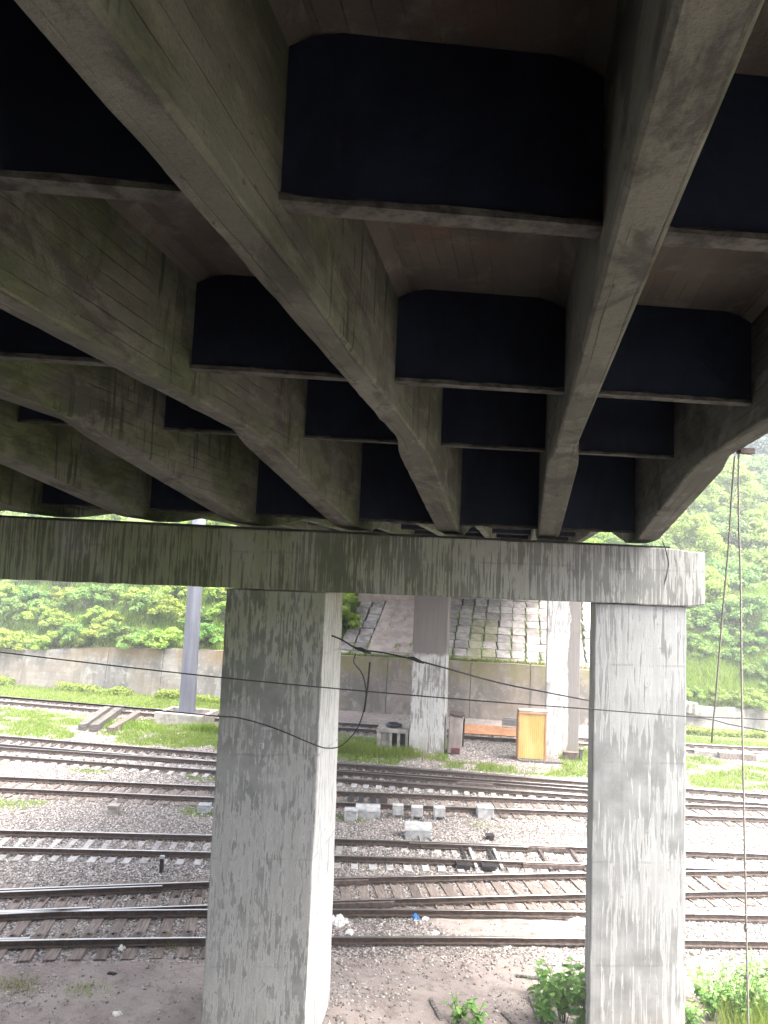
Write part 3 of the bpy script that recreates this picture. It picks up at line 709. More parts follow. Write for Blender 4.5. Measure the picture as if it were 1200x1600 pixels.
# ballast stones (countless)
def stones(n, xr, yr, dens, smin, smax, name, label, lowz=0.0, sunk=.2):
    x = rng.uniform(*xr, n * 3); y = rng.uniform(*yr, n * 3); d = dens(x, y); k = rng.random(n * 3) < d
    x, y = x[k][:n], y[k][:n]; n = len(x); z = ground_z(x, y)
    base = np.array([(1, 0, 0), (0, 1, 0), (-1, 0, 0), (0, -1, 0), (0, 0, 1), (0, 0, -1)], float)
    s_ = rng.uniform(smin, smax, (n, 1, 1)) * rng.uniform(.6, 1.2, (n, 1, 3)); V = base[None] * s_ + rng.normal(0, .012, (n, 6, 3)) * (smax / .05)
    a = rng.uniform(0, 6.28, n); c, s = np.cos(a), np.sin(a)
    Vx = V[:, :, 0] * c[:, None] - V[:, :, 1] * s[:, None]; Vy = V[:, :, 0] * s[:, None] + V[:, :, 1] * c[:, None]
    V = np.stack([Vx + x[:, None], Vy + y[:, None], V[:, :, 2] * .8 + (z + smin * sunk)[:, None]], 2)
    F0 = np.array([(0, 1, 4), (1, 2, 4), (2, 3, 4), (3, 0, 4), (1, 0, 5), (2, 1, 5), (3, 2, 5), (0, 3, 5)])
    F_ = (F0[None] + 6 * np.arange(n)[:, None, None]).reshape(-1, 3)
    tnt = np.repeat(rng.random(n) ** 1.2, 6)[:, None] * np.ones((1, 3))
    tag(link(name, arrmesh(name, V.reshape(-1, 3), F_, M['stone'], tnt)), label, 'ballast', kind='stuff')
stones(85000, (-24, 13), (17, 33), lambda x, y: cover(x, y)[0] * (1 - .7 * cover(x, y)[1]) * np.clip(1.6 - (y - 17) / 22, .2, 1), .022, .05, 'ballast', 'loose pale crushed stone ballast between the nearer tracks')
stones(16000, (-36, 18), (33, 46), lambda x, y: np.maximum(cover(x, y)[0] * (1 - cover(x, y)[1]), .15), .035, .065, 'ballast', 'pale ballast between the far tracks')
stones(900, (-6.5, -2), (14.5, 18.5), lambda x, y: np.exp(-((x + 3.6) ** 2 + (y - 16.4) ** 2) / 1.0), .012, .05, 'rubble_chips', 'coarse rubble heaped at the right foot of the near left column')
stones(9000, (-11, 9), (13.5, 24), lambda x, y: .15 + .85 * np.clip(vnoise(x, y, 1.1, 14) * 2 - .9, 0, 1) * (y < 20 + K * x), .012, .04, 'rubble_chips', 'small stone chips scattered on the trodden dirt by the near columns')

# ------------------------------------------------------------------ vegetation
def leaf_cloud(n, rx, ry, rz, ls, clumps, seed, flat=.5, drop=.0):
    r = np.random.default_rng(seed)
    d = r.normal(size=(clumps, 3)); d /= np.linalg.norm(d, axis=1)[:, None]; d[:, 2] = np.abs(d[:, 2]) * 1.25 - .45
    rad = r.uniform(.45, 1.0, (clumps, 1)) ** .7
    cc = d * rad * np.array([rx, ry, rz]); cs = r.uniform(.16, .34, clumps) * (rx + rz) / 2 * (14 / max(clumps, 1)) ** .16
    ctone = r.uniform(0, 1, clumps)
    k = r.integers(0, clumps, n); off = r.normal(size=(n, 3)); off /= np.linalg.norm(off, axis=1)[:, None]
    off *= (r.random((n, 1)) ** .45) * cs[k][:, None] * np.array([1.15, 1.15, .75])
    P = cc[k] + off
    nrm = off / (np.linalg.norm(off, axis=1)[:, None] + 1e-6) * .6 + r.normal(size=(n, 3)) * .6 + np.array([0, 0, flat]); nrm /= np.linalg.norm(nrm, axis=1)[:, None]
    a = np.cross(nrm, r.normal(size=(n, 3))); a /= np.linalg.norm(a, axis=1)[:, None]; b = np.cross(nrm, a)
    s = (ls * r.uniform(.6, 1.35, n))[:, None]
    V = np.stack([P - a * s, P - b * s * .55 - nrm * s * .12, P + a * s, P + b * s * .55 - nrm * s * .12], 1)
    t = np.clip(ctone[k] * .55 + r.random(n) * .45, 0, 1)
    return V.reshape(-1, 3), np.arange(4 * n).reshape(-1, 4), np.repeat(t, 4)[:, None] * np.ones((1, 3))
def trunk_mesh(h, r0, seed, nb=5, spread=1.2):
    r = random.Random(seed); mb = MB(); pts = [(0, 0, -.5)]
    for i in range(1, 7): pts.append((r.uniform(-.1, .1) * i * .4, r.uniform(-.1, .1) * i * .4, h * i / 6))
    mb.tube(pts, [r0 * (1 - .13 * i) for i in range(7)], 7)
    for b in range(nb):
        j = 2 + b % 4; p = Vector(pts[j]); an = b * 2.4 + r.random(); L = spread * r.uniform(.6, 1)
        q = p + Vector((math.cos(an) * L * .5, math.sin(an) * L * .5, L * .45)); e = p + Vector((math.cos(an) * L, math.sin(an) * L, L * .75))
        mb.tube([p, q, e], [r0 * .42, r0 * .28, r0 * .1], 5)
    return mb.mesh('trunk', M['bark'])
CROWN = {}
for nm, (n, rx, ry, rz, ls, cl, mt) in {
        'shrub0': (5200, 1.7, 1.6, 1.45, .105, 26, 'leafA'), 'shrub1': (5200, 1.9, 1.6, 1.3, .11, 30, 'leafA'), 'shrub2': (5000, 1.6, 1.7, 1.5, .11, 24, 'leafB'),
        'tree0': (12000, 2.7, 2.6, 2.6, .13, 52, 'leafA'), 'tree1': (12000, 2.9, 2.6, 3.0, .13, 60, 'leafB'), 'tree2': (11000, 2.5, 2.5, 3.2, .12, 50, 'leafA'),
        'tree3': (9000, 1.7, 1.7, 4.6, .13, 46, 'leafC')}.items():
    V, F_, c = leaf_cloud(n, rx, ry, rz, ls, cl, sum(map(ord, nm))); CROWN[nm] = arrmesh('crown', V, F_, M[mt], c)
TM = {'s': trunk_mesh(1.5, .07, 3, 5, 1.1), 't': trunk_mesh(4.5, .2, 5, 7, 2.2)}
def plant(name, x, y, z, cr, tr, ch, sc, label, cat, group, sz=1.0):
    t = empty(name, (x, y, z), label, cat, group, random.uniform(0, 6.28)); t.scale = (sc, sc, sc * sz)
    link('trunk', TM[tr], t); link('crown', CROWN[cr], t, (0, 0, ch)); return t
# shrubs on the left hillside, in rows above the wall
k = 0
LB = {'shrub0': 'bushy bright yellow green shrub on the left hillside above the retaining wall', 'shrub1': 'spreading light green shrub hanging over the left retaining wall',
      'shrub2': 'darker green rounded shrub on the left hillside above the retaining wall'}
for row, (d, n, s0) in enumerate(((.45, 21, .72), (2.7, 15, .85), (5.0, 13, 1.0), (7.8, 12, 1.1))):
    for i in range(n):
        x = -46 + (33.0) * (i + .5 * (row % 2)) / (n - .5) + random.uniform(-.6, .6)
        if x > -21.5 and row == 0: continue
        if x > -20 and row == 1 and random.random() < .5: continue
        y = float(wall_y(x)) + d + random.uniform(-.4, .5); sc = s0 * random.uniform(.8, 1.15)
        cr = random.choice(('shrub0', 'shrub1', 'shrub0', 'shrub2'))
        plant('shrub', x, y, float(hill_z(x, y)) - .15, cr, 's', 1.25, sc, LB[cr], 'shrub', 'shrubs on the left hillside ' + {'shrub0': 'with yellow green leaves', 'shrub1': 'with light spreading leaves', 'shrub2': 'with darker leaves'}[cr])
# far trees above the left hillside (seen through the slots over the cap)
for i in range(12):
    x = -60 + i * 4.6 + random.uniform(-1, 1); y = float(wall_y(x)) + 12 + random.uniform(-1.5, 2.5); cr = random.choice(('tree0', 'tree1'))
    plant('deciduous_tree', x, y, float(hill_z(x, y)) - .3, cr, 't', 4.6, random.uniform(.85, 1.1), {'tree0': 'light green tree high on the hillside behind the left shrubs', 'tree1': 'mid green tree high on the hillside behind the left shrubs'}[cr], 'tree', {'tree0': 'light trees on the upper left hillside', 'tree1': 'mid green trees on the upper left hillside'}[cr])
# right-hand hillside: trees seen past the bridge edge
TRS = [  # px, py of the crown middle, distance, crown, scale, label
    (1088, 925, 60, 'tree0', .95, 'yellow green tree just right of the near cap beam end'),
    (1140, 915, 64, 'tree1', 1.15, 'mid green tree between the two hanging ropes at cap height'),
    (1195, 905, 66, 'tree0', 1.25, 'bushy bright tree at the right edge level with the cap beam'),
    (1075, 850, 68, 'tree2', 1.15, 'pale yellow green tree close above the cap beam end'),
    (1125, 840, 72, 'tree1', 1.35, 'large mid green tree behind the left hanging rope'),
    (1185, 845, 72, 'tree0', 1.4, 'large light green tree behind the right hanging rope'),
    (1090, 790, 80, 'tree0', 1.4, 'light tree close under the edge girder'),
    (1145, 775, 82, 'tree2', 1.5, 'tall pale tree rising behind both hanging ropes'),
    (1205, 790, 84, 'tree1', 1.4, 'green tree at the right edge below the conifers'),
    (1130, 745, 92, 'tree0', 1.3, 'high pale tree touching the edge girder outline'),
    (1170, 740, 96, 'tree1', 1.2, 'high mid green tree in front of the dark conifers'),
    (1250, 880, 68, 'tree1', 1.4, 'green tree beyond the right edge of the view'),
    (1260, 790, 80, 'tree0', 1.5, 'light green tree high beyond the right edge of the view'),
    (1196, 735, 98, 'tree3', 1.5, 'tall dark conifer at the upper right edge'),
    (1180, 735, 106, 'tree3', 1.5, 'dark conifer left of the tallest one at the upper right'),
    (1218, 730, 100, 'tree3', 1.7, 'darkest conifer farthest right on the hilltop'),
    (1200, 700, 112, 'tree3', 1.9, 'hazy conifer behind the tallest one at the upper right'),
    (1160, 700, 118, 'tree3', 1.8, 'distant dark conifer just under the edge girder bracket'),
    (1020, 870, 68, 'tree1', 1.0, 'green tree hidden mostly behind the right end of the bridge'),
    (960, 850, 72, 'tree0', 1.1, 'green tree behind the bridge seen through the slot above the cap'),
    (1112, 965, 58, 'tree1', .62, 'small dark green tree at the top of the grassy slope'),
    (1150, 985, 57, 'tree1', .6, 'low dark green tree left of the long hanging rope on the slope'),
    (1195, 1010, 56, 'tree1', .65, 'dark green bush tree low on the slope at the right edge'),
    (1235, 1010, 56, 'tree1', .8, 'dark green bush tree beyond the right edge of the slope')]
for px, py, d, cr, sc, lb in TRS:
    c = at(px, py, d); h = (4.6 if cr != 'tree3' else 6.0) * sc; z = c[2] - h
    hz = float(hill_z(c[0], c[1])); 
    plant('conifer' if cr == 'tree3' else 'deciduous_tree', c[0], c[1], min(z, hz) if z > hz else z, cr, 't', 4.6 if cr != 'tree3' else 6.0, sc, lb, 'tree', None, 1.0 if z <= hz + .5 else 1.0 + (z - hz) / h)
for i, (x, d, sc) in enumerate(((11.6, 1.0, .45), (13.2, .9, .5), (14.8, .8, .55), (16.6, .9, .6), (18.6, 1.0, .6), (16.0, 2.8, .6), (18.2, 3.4, .8), (13.4, 4.6, .5), (20.5, 3, .9), (15.4, .5, .7), (17.6, .5, .75), (19.5, .6, .8), (12.4, 5.8, .6), (14.6, 6.4, .7), (16.8, 5.8, .8), (18.8, 6.2, .9), (11.8, 7.5, .8), (13.6, 8.5, .9), (15.8, 8.8, 1.0), (18, 8.6, 1.1), (15, 4.2, .6), (17.2, 2.2, .5))):
    y = float(wall_y(x)) + d
    plant('shrub', x, y, float(hill_z(x, y)) - .1, 'shrub1' if i < 5 or 9 <= i < 12 else 'shrub2', 's', 1.0, sc, 'low bright shrub along the top of the low right retaining wall' if i < 5 or 9 <= i < 12 else 'dark green shrub on the grassy slope at the right', 'shrub', 'low shrubs along the right wall' if i < 5 or 9 <= i < 12 else 'shrubs on the right slope')
for i, (x, d, sc) in enumerate(((-13.6, .8, .32), (-13.5, 2.4, .4), (-13.3, 4.2, .42), (-13.4, 6.3, .45), (10.2, 3.5, .35), (10.4, 5.5, .4))):
    y = float(wall_y(x)) + d; plant('shrub', x, y, float(hill_z(x, y)) - .1, 'shrub0', 's', 1.0, sc, 'small shrub creeping along the left border of the paved slope' if i < 4 else 'small shrub beside the right border of the paved slope', 'shrub', 'creepers at the left of the paving' if i < 4 else 'shrubs at the right of the paving')

# grass
def blades(n, sampler, hmin, hmax, wdt, name, label, zf, straw=.15):
    x, y = sampler(n); n = len(x); z = zf(x, y)
    a = rng.uniform(0, 6.28, n); h = rng.uniform(hmin, hmax, n); ww = wdt * rng.uniform(.6, 1.3, n); lean = rng.normal(0, .35, (n, 2)) * h[:, None]
    ca, sa = np.cos(a) * ww / 2, np.sin(a) * ww / 2
    V = np.stack([np.stack([x - ca, y - sa, z - .02], 1), np.stack([x + ca, y + sa, z - .02], 1), np.stack([x + lean[:, 0], y + lean[:, 1], z + h], 1)], 1)
    t = np.repeat(np.clip(rng.random(n) * .6 + vnoise(x, y, 1.5, 20) * .4, 0, 1), 3); st = np.repeat((rng.random(n) < straw) * rng.random(n), 3)
    tag(link(name, arrmesh(name, V.reshape(-1, 3), np.arange(3 * n).reshape(-1, 3), M['blade'], np.stack([t, st, t], 1))), label, 'grass', kind='stuff')
def samp_cover(xr, yr, th=.25, ch=1, tuft=5):
    def f(n):
        m = n * 5 // tuft; x = rng.uniform(*xr, m); y = rng.uniform(*yr, m); g = cover(x, y)[ch]; k = rng.random(m) < np.clip(g - th, 0, 1) * 1.3
        x, y = x[k], y[k]; x = np.repeat(x, tuft) + rng.normal(0, .09, len(x) * tuft); y = np.repeat(y, tuft) + rng.normal(0, .09, len(y) * tuft)
        return x[:n], y[:n]
    return f
blades(90000, samp_cover((-40, 20), (35, 50)), .06, .22, .035, 'short_grass', 'bright short grass strip between the far tracks', ground_z)
blades(9000, samp_cover((-30, 8), (24, 34), .3), .04, .14, .03, 'sparse_grass', 'thin yellowish grass in the ballast between the middle tracks', ground_z, .5)
def samp_box(x0, x1, d0, d1):
    def f(n): x = rng.uniform(x0, x1, n); return x, wall_y(x) + rng.uniform(d0, d1, n)
    return f
blades(70000, samp_box(10.6, 24, .4, 14), .25, .7, .07, 'tall_grass', 'tall fresh grass on the slope at the right', hill_z, .05)
blades(42000, samp_box(-46, -12.8, .3, 14), .15, .5, .07, 'tall_grass', 'grass between the shrubs of the left hillside', hill_z, .05)
blades(7000, samp_box(-12.9, 10, .3, .9), .1, .4, .06, 'wall_top_grass', 'grass fringe along the top of the wall below the paving', lambda x, y: wall_top(x) - .1 + 0 * y, .1)
def samp_blob(cx, cy, rx, ry):
    def f(n): return cx + rng.normal(0, rx, n), cy + rng.normal(0, ry, n)
    return f
cg = gp(590, 1178)
blades(5000, samp_blob(cg[0] - .6, cg[1], 1.3, .35), .15, .5, .04, 'tall_grass', 'tall bright grass tuft beside the concrete well', ground_z, .05)
cg = gp(900, 1178); blades(900, samp_blob(cg[0], cg[1], .35, .25), .2, .5, .04, 'tall_grass', 'small grass tuft right of the far right column', ground_z, .05)
cg = gp(300, 1140); blades(1200, samp_blob(cg[0] + .9, cg[1] - .2, .7, .2), .2, .6, .045, 'tall_grass', 'grass tuft before the mast footing', ground_z, .05)
cg = gp(185, 1135); blades(1500, samp_blob(cg[0], cg[1], 1.6, .5), .15, .4, .045, 'tall_grass', 'grass around the dumped timbers', ground_z, .05)
def samp_joints(n):
    m = n // 12; u = rng.uniform(-12, 9, m); v = rng.uniform(.2, 11, m); k = rng.random(m) < (.25 + .75 * (v < 2.2)); u, v = u[k], v[k]
    u = np.round((u + 12.3 - .51) / 1.02) * 1.02 - 12.3 + .51
    u = np.repeat(u, 12) + rng.normal(0, .08, len(u) * 12); v = np.repeat(v, 12) + rng.normal(0, .15, len(v) * 12)
    return u, wall_y(u) + .35 + v * .905
blades(6000, samp_joints, .1, .4, .05, 'joint_grass', 'green grass growing in the joints of the paved slope', lambda x, y: wall_top(0) - .38 + (y - wall_y(x) - .35) / .905 * .425, .05)
# climbing weeds at the foot of the wall
V, F_, c = leaf_cloud(9000, 1, 1, 1, .07, 1, 77)
def foot_weeds(n, x0, x1, label):
    x = rng.uniform(x0, x1, n); nn = vnoise(x, x * 0, 1.7, 31); x = x[nn > .3]; n = len(x); hh = vnoise(x, x * 0, 1.1, 33)
    P = np.stack([x, wall_y(x) - .6 - rng.random(n) ** 1.5 * .9, rng.random(n) * (.15 + .55 * hh)], 1)
    nrm = rng.normal(size=(n, 3)) * .6 + np.array([0, -.5, .7]); nrm /= np.linalg.norm(nrm, axis=1)[:, None]
    a = np.cross(nrm, rng.normal(size=(n, 3))); a /= np.linalg.norm(a, axis=1)[:, None]; b = np.cross(nrm, a); s = .085 * rng.uniform(.6, 1.3, (n, 1))
    V = np.stack([P - a * s, P - b * s * .6, P + a * s, P + b * s * .6], 1); t = np.repeat(rng.random(n), 4)[:, None] * np.ones((1, 3))
    tag(link('wall_weeds', arrmesh('wall_weeds', V.reshape(-1, 3), np.arange(4 * n).reshape(-1, 4), M['leafA'], t)), label, 'weeds', kind='stuff')
foot_weeds(16000, -42, -18, 'leafy weeds along the foot of the left wall'); foot_weeds(9000, 10.5, 20, 'leafy weeds along the foot of the right wall')

# broad-leaved foreground weeds (each leaf its own part)
def leaf_mesh(L, W, seed):
    r = random.Random(seed); vs = [(0, 0, 0)]; n = 5
    for i in range(1, n + 1):
        t = i / n; wv = W * math.sin(math.pi * (t ** .75)) * .5 + .001; z = -L * .25 * t * t
        vs += [(-wv, L * t, z + .18 * wv), (0, L * t, z), (wv, L * t, z + .18 * wv)]
    fs = [(0, 2, 1), (0, 3, 2)]
    for i in range(n - 1):
        a = 1 + 3 * i; fs += [(a, a + 1, a + 4, a + 3), (a + 1, a + 2, a + 5, a + 4)]
    mb = MB().add(vs, fs); me = mb.mesh('leaf', M['weed'])
    a = me.color_attributes.new('tint', 'FLOAT_COLOR', 'POINT'); tt = r.random()
    for d_ in a.data: d_.color = (tt, tt, tt, 1)
    return me
LM = [leaf_mesh(random.uniform(.16, .24), random.uniform(.09, .15), i) for i in range(6)]
def weed(px, py, h, nst, nl, label, ls=1.0, spread=.35, name='broadleaf_weed'):
    p = gp(px, py); z = float(ground_z(p[0], p[1])); t = empty(name, (p[0], p[1], z), label, 'weed')
    for s_ in range(nst):
        an = random.uniform(0, 6.28); r1 = spread * random.uniform(.3, 1); top = Vector((math.cos(an) * r1, math.sin(an) * r1, h * random.uniform(.65, 1.05)))
        mid = Vector((top.x * .35, top.y * .35, top.z * .55)); MB().tube([(top.x * .1, top.y * .1, -.05), mid, top], [.009, .007, .003], 5).obj('stem', M['weed_stem'], t)
        for l_ in range(nl):
            q = .25 + .75 * (l_ + .5) / nl; p_ = mid.lerp(top, (q - .55) / .45) if q > .55 else mid * (q / .55)
            o = link('leaf', random.choice(LM), t, p_, (random.uniform(-.35, .5), random.uniform(-.3, .3), random.uniform(0, 6.28)))
            k_ = ls * random.uniform(.65, 1.2) * (1.15 - .4 * q); o.scale = (k_, k_, k_)
M['weed_stem'] = mat_simple('green_weed_stem', (.08, .13, .04), (.14, .2, .07), 10, .7)
weed(880, 1598, 1.25, 16, 10, 'leafy green weed bush at the left foot of the near right column', 1.15, .6)
weed(915, 1625, 1.4, 12, 9, 'tall weed with pale leaves rising over the corner of the near right column', 1.2, .5)
weed(850, 1610, 1.05, 13, 9, 'dark leafy weed beside the split planks', 1.1, .4)
weed(715, 1600, .5, 8, 6, 'small weed with narrow leaves in the dirt left of the planks', .95, .35)
weed(745, 1608, .55, 8, 6, 'second small weed right next to the planks', .9, .3)
weed(1098, 1570, .7, 10, 10, 'low feathery weed among the litter right of the near right column', .7, .45)
weed(1165, 1580, 1.15, 14, 12, 'dense feathery weed right behind the foot of the hanging rope', .75, .6)
weed(1080, 1625, .9, 10, 10, 'leafy weed touching the right edge of the near right column', .8, .45)
weed(935, 1605, 1.0, 10, 8, 'leafy weed pressed against the left edge of the near right column', 1.1, .45)
weed(865, 1560, .75, 8, 8, 'bright low weed at the back of the weed bush near the stripped plank', .95, .45)
weed(905, 1570, .85, 9, 8, 'fresh weed between the bush and the near right column', 1.0, .4)
weed(1135, 1575, .95, 12, 11, 'light green feathery weed left of the hanging rope foot', .7, .5)
weed(1190, 1560, 1.0, 12, 11, 'light green feathery weed right of the hanging rope foot', .75, .55)
weed(985, 1650, .6, 4, 6, 'low weed against the foot of the near right column', 1.0, .4)
weed(1040, 1640, .5, 4, 5, 'pale low weed at the right corner of the near right column', .9, .35)
weed(1110, 1600, 1.1, 14, 12, 'feathery weed right of the near right column', .75, .6)
weed(1160, 1605, 1.25, 14, 12, 'tall feathery weed beneath the hanging rope', .6, .55)
weed(1205, 1610, 1.2, 14, 12, 'tall weed cluster at the right bottom edge', .65, .6)
cg = gp(1165, 1600); blades(3500, samp_blob(cg[0] + .6, cg[1] - .3, .6, .5), .2, .8, .018, 'tall_grass', 'tall grass clump at the lower right corner', ground_z, .08)
for px, py, n in ((25, 1540, 500), (135, 1548, 300), (260, 1480, 60), (110, 1478, 60)):
    cg = gp(px, py); blades(n, samp_blob(cg[0], cg[1], .3, .2), .02, .12 if n > 100 else .3, .014, 'grass_tuft', {25: 'faint moss green tuft at the lower left edge', 135: 'small yellowish tuft on the lower left dirt', 260: 'dry straw tuft at the rail near the left column', 110: 'dry straw tuft by the nearest rail at left'}[px], ground_z, .9 if n < 100 else .3)

# ------------------------------------------------------------------ mast, timbers, yard furniture
pb = gp(291, 1128); mast = empty('lighting_mast', (pb[0], pb[1], 0), 'thick slate grey round steel mast standing in a concrete footing frame', 'mast')
MB().lathe([(.52, .0), (.50, .6), (.46, 5), (.42, 9), (.36, 16)], n=28).obj('shaft', M['mast'], mast, smooth=True)
MB().lathe([(.62, .42), (.62, .5), (.54, .5), (.54, .58)], n=24).obj('base_flange', M['mast'], mast)
mb = MB().box((0, -1.0, .32), (3.1, .28, .68)).box((0, 1.0, .32), (3.1, .28, .68)).box((-1.42, 0, .31), (.26, 1.73, .66)).box((1.42, 0, .31), (.26, 1.73, .66)).box((0, 0, .18), (2.6, 1.7, .42))
o = mb.obj('concrete_footing', M['footing'], mast); bev(o, .03)
def beam(px0, py0, px1, py1, wd, h, label, z=0.0, mat='timber', name='timber_beam', grp=None):
    a, b = gp(px0, py0), gp(px1, py1); L = np.hypot(*(b - a)[:2]); an = math.atan2(b[1] - a[1], b[0] - a[0]); c = (a + b) / 2
    mb = MB(); n = 5; vs = []; fs = []
    for i in range(n + 1):
        x = -L / 2 + L * i / n; j = lambda s=.012: random.uniform(-s, s)
        vs += [(x + j(), -wd / 2 + j(), 0), (x + j(), wd / 2 + j(), 0), (x + j(), wd / 2 + j(), h + j()), (x + j(), -wd / 2 + j(), h + j())]
    for i in range(n):
        for k_ in range(4): p_, q_ = 4 * i + k_, 4 * i + (k_ + 1) % 4; fs.append((p_, p_ + 4, q_ + 4, q_))
    fs += [(0, 1, 2, 3), tuple(4 * n + k_ for k_ in (3, 2, 1, 0))]
    o = mb.add(vs, fs).obj(name, M[mat], None, (c[0], c[1], float(ground_z(c[0], c[1])) + z), (0, 0, an)); bev(o, .012, 1)
    return tag(o, label, 'beam' if wd > .15 else 'plank', grp)
beam(128, 1142, 172, 1110, .42, .38, 'leftmost of the three old timber sleepers dumped in the grass')
beam(146, 1144, 190, 1112, .45, .40, 'middle of the three old timber sleepers dumped in the grass')
beam(172, 1146, 214, 1120, .42, .30, 'right hand rotten timber lying apart in the grass', 0, 'wood_sleeper')
beam(1085, 1178, 1135, 1184, .35, .25, 'broken concrete block in the grass right of the near right column', 0, 'footing', 'concrete_block')
beam(1122, 1184, 1180, 1188, .5, .32, 'brown slab heap in the grass before the far track at right', 0, 'wood_sleeper', 'slab_heap')
beam(1178, 1188, 1225, 1190, .28, .3, 'white painted beam in the grass at the right edge', 0, 'boxwhite', 'white_beam')
beam(806, 1526, 852, 1531, .09, .05, 'pale stripped plank on the dirt left of the weed bush', 0, 'timber', 'plank')
beam(672, 1563, 690, 1598, .09, .05, 'short grey plank lying alone in the dirt', 0, 'timber', 'plank')
beam(828, 1562, 846, 1606, .10, .05, 'left one of two split planks beside the weeds', 0, 'timber', 'plank')
beam(838, 1560, 862, 1606, .08, .07, 'right one of two split planks beside the weeds', .01, 'timber', 'plank')
beam(785, 1583, 815, 1612, .10, .05, 'grey plank half out of the picture bottom', 0, 'timber', 'plank')
beam(1078, 1488, 1095, 1500, .1, .06, 'small dark board in the litter right of the near right column', 0, 'wood_sleeper', 'plank')

# concrete well with a tyre on top
p = gp(613, 1172); t = empty('concrete_well', (p[0], p[1] + .3, 0), 'weathered concrete well box with dark openings beside the far left column', 'well', rz=.05)
mb = MB().box((0, 0, 1.07), (1.75, 1.3, .2)).box((-.74, 0, .48), (.22, 1.2, .98)).box((.1, .5, .48), (1.5, .12, .96)).box((-.12, -.5, .48), (.16, .16, .96)).box((.32, -.5, .48), (.16, .16, .96)).box((.76, 0, .48), (.16, 1.2, .96))
o = mb.obj('frame', M['footing'], t); bev(o, .02); MB().box((-.42, -.42, .5), (.4, .05, .9)).obj('panel', M['footing'], t)
MB().box((0, .3, .45), (1.3, .2, .85)).obj('dark_inside', M['felt'], t)
prof = []
mb = MB(); vs = []; fs = []; n, m_ = 22, 10
for i in range(n):
    A = 2 * math.pi * i / n
    for j in range(m_): B = 2 * math.pi * j / m_; r_ = .34 + .1 * math.cos(B); vs.append((r_ * math.cos(A), r_ * math.sin(A), .1 * math.sin(B)))
for i in range(n):
    for j in range(m_): fs.append((i * m_ + j, ((i + 1) % n) * m_ + j, ((i + 1) % n) * m_ + (j + 1) % m_, i * m_ + (j + 1) % m_))
tag(mb.add(vs, fs).obj('tyre', M['black'], None, (p[0] - .02, p[1] + .3, 1.275), smooth=True), 'black tyre lying on top of the concrete well', 'tyre')

# leaning brown cabinet
p = gp(711, 1176); t = empty('metal_cabinet', (p[0], p[1], .04), 'dull brown grey cabinet with a dark red base leaning against the far left column', 'cabinet', rz=.12)
t.rotation_euler = (0, .03, .1)
o = MB().add([(-.42, -.5, 0), (.30, -.42, 0), (.42, .35, 0), (-.42, .35, 0), (-.42, -.5, 1.95), (.30, -.42, 1.9), (.42, .35, 2.02), (-.42, .35, 2.08)], [(3, 2, 1, 0), (4, 5, 6, 7), (0, 1, 5, 4), (1, 2, 6, 5), (2, 3, 7, 6), (3, 0, 4, 7)]).obj('body', M['cabinet'], t); bev(o, .05)
MB().box((.0, -.475, .17), (.45, .03, .28), .11).obj('red_base_strip', M['darkred'], t)
MB().box((-.02, -.05, 2.03), (.8, .9, .1)).obj('lid', M['rustplate'], t)
MB().box((.4, 0, 1.1), (.05, .5, 1.5)).obj('side_door', M['darkmetal'], t)
# yellow box
p = gp(829, 1187); t = empty('yellow_locker', (p[0], p[1], 0), 'tall faded yellow corrugated locker with orange sides in front of the far right column', 'locker', rz=.1)
mb = MB(); nn = 14; W_ = 1.38
vs = []
for i in range(nn * 2 + 1):
    x = -W_ / 2 + W_ * i / (nn * 2); yv = -.42 - (.008 if (i // 1) % 2 else 0); vs += [(x, yv, .14), (x, yv, 2.42)]
mb.add(vs, [(2 * i, 2 * i + 2, 2 * i + 3, 2 * i + 1) for i in range(nn * 2)]); mb.obj('corrugated_front', M['yellow'], t)
MB().box((-W_ / 2 - .025, 0, 1.26), (.05, .9, 2.36)).obj('side_panel', M['orange'], t); MB().box((W_ / 2 + .025, 0, 1.26), (.05, .9, 2.3)).obj('side_panel', M['orange'], t)
for x in (-W_ / 2, W_ / 2): MB().box((x, -.44, 1.27), (.05, .06, 2.34)).obj('frame_post', M['orange'], t)
MB().box((0, .43, 1.26), (W_, .04, 2.3)).obj('back_panel', M['cabinet'], t)
MB().box((0, -.44, 2.46), (W_ + .1, .07, .06)).obj('top_rail', M['orange'], t); o = MB().box((.05, .05, 2.52), (W_ + .1, .9, .1)).obj('roof', M['cabinet'], t)
tag(MB().box((p[0] + .45, p[1] - .05, .06), (2.3, 1.2, .12), .1).obj('wooden_pallet', M['timber'], None, bevel=.02), 'low dark board base under the yellow locker', 'pallet')
# orange bench board and wire crate
a, b = gp(722, 1150), gp(812, 1156); c = (a + b) / 2
t = empty('orange_bench', (c[0] + .1, c[1] - .6, 0), 'long flat orange board bench between the brown cabinet and the yellow locker', 'bench', rz=.08)
MB().box((0, 0, .55), (4.0, 1.0, .06), M=Matrix.Rotation(.35, 3, 'X')).obj('board', M['orange'], t)
for x in (-1.7, 0, 1.7): MB().box((x, .1, .24), (.12, .6, .48)).obj('support', M['footing'], t)
cr = empty('wire_crate', (c[0] + 1.35, c[1] - .25, .78), 'grey wire crate standing on the orange board beside the yellow locker', 'crate', rz=.08)
mb = MB()
for z in (0, .16, .32, .46):
    s_ = .62 - .0 * z; mb.tube([(-.7, -.25, z), (.7, -.25, z), (.7, .25, z), (-.7, .25, z), (-.7, -.25, z)], .018, 5)
for i in range(9): x = -.7 + 1.4 * i / 8; mb.tube([(x, -.25, .46), (x, -.25, 0), (x, .25, 0), (x, .25, .46)], .013, 4)
mb.obj('wire_frame', M['boxgrey'], cr); MB().box((0, .27, .23), (1.4, .02, .42)).obj('back_sheet', M['conc_sleeper'], cr)
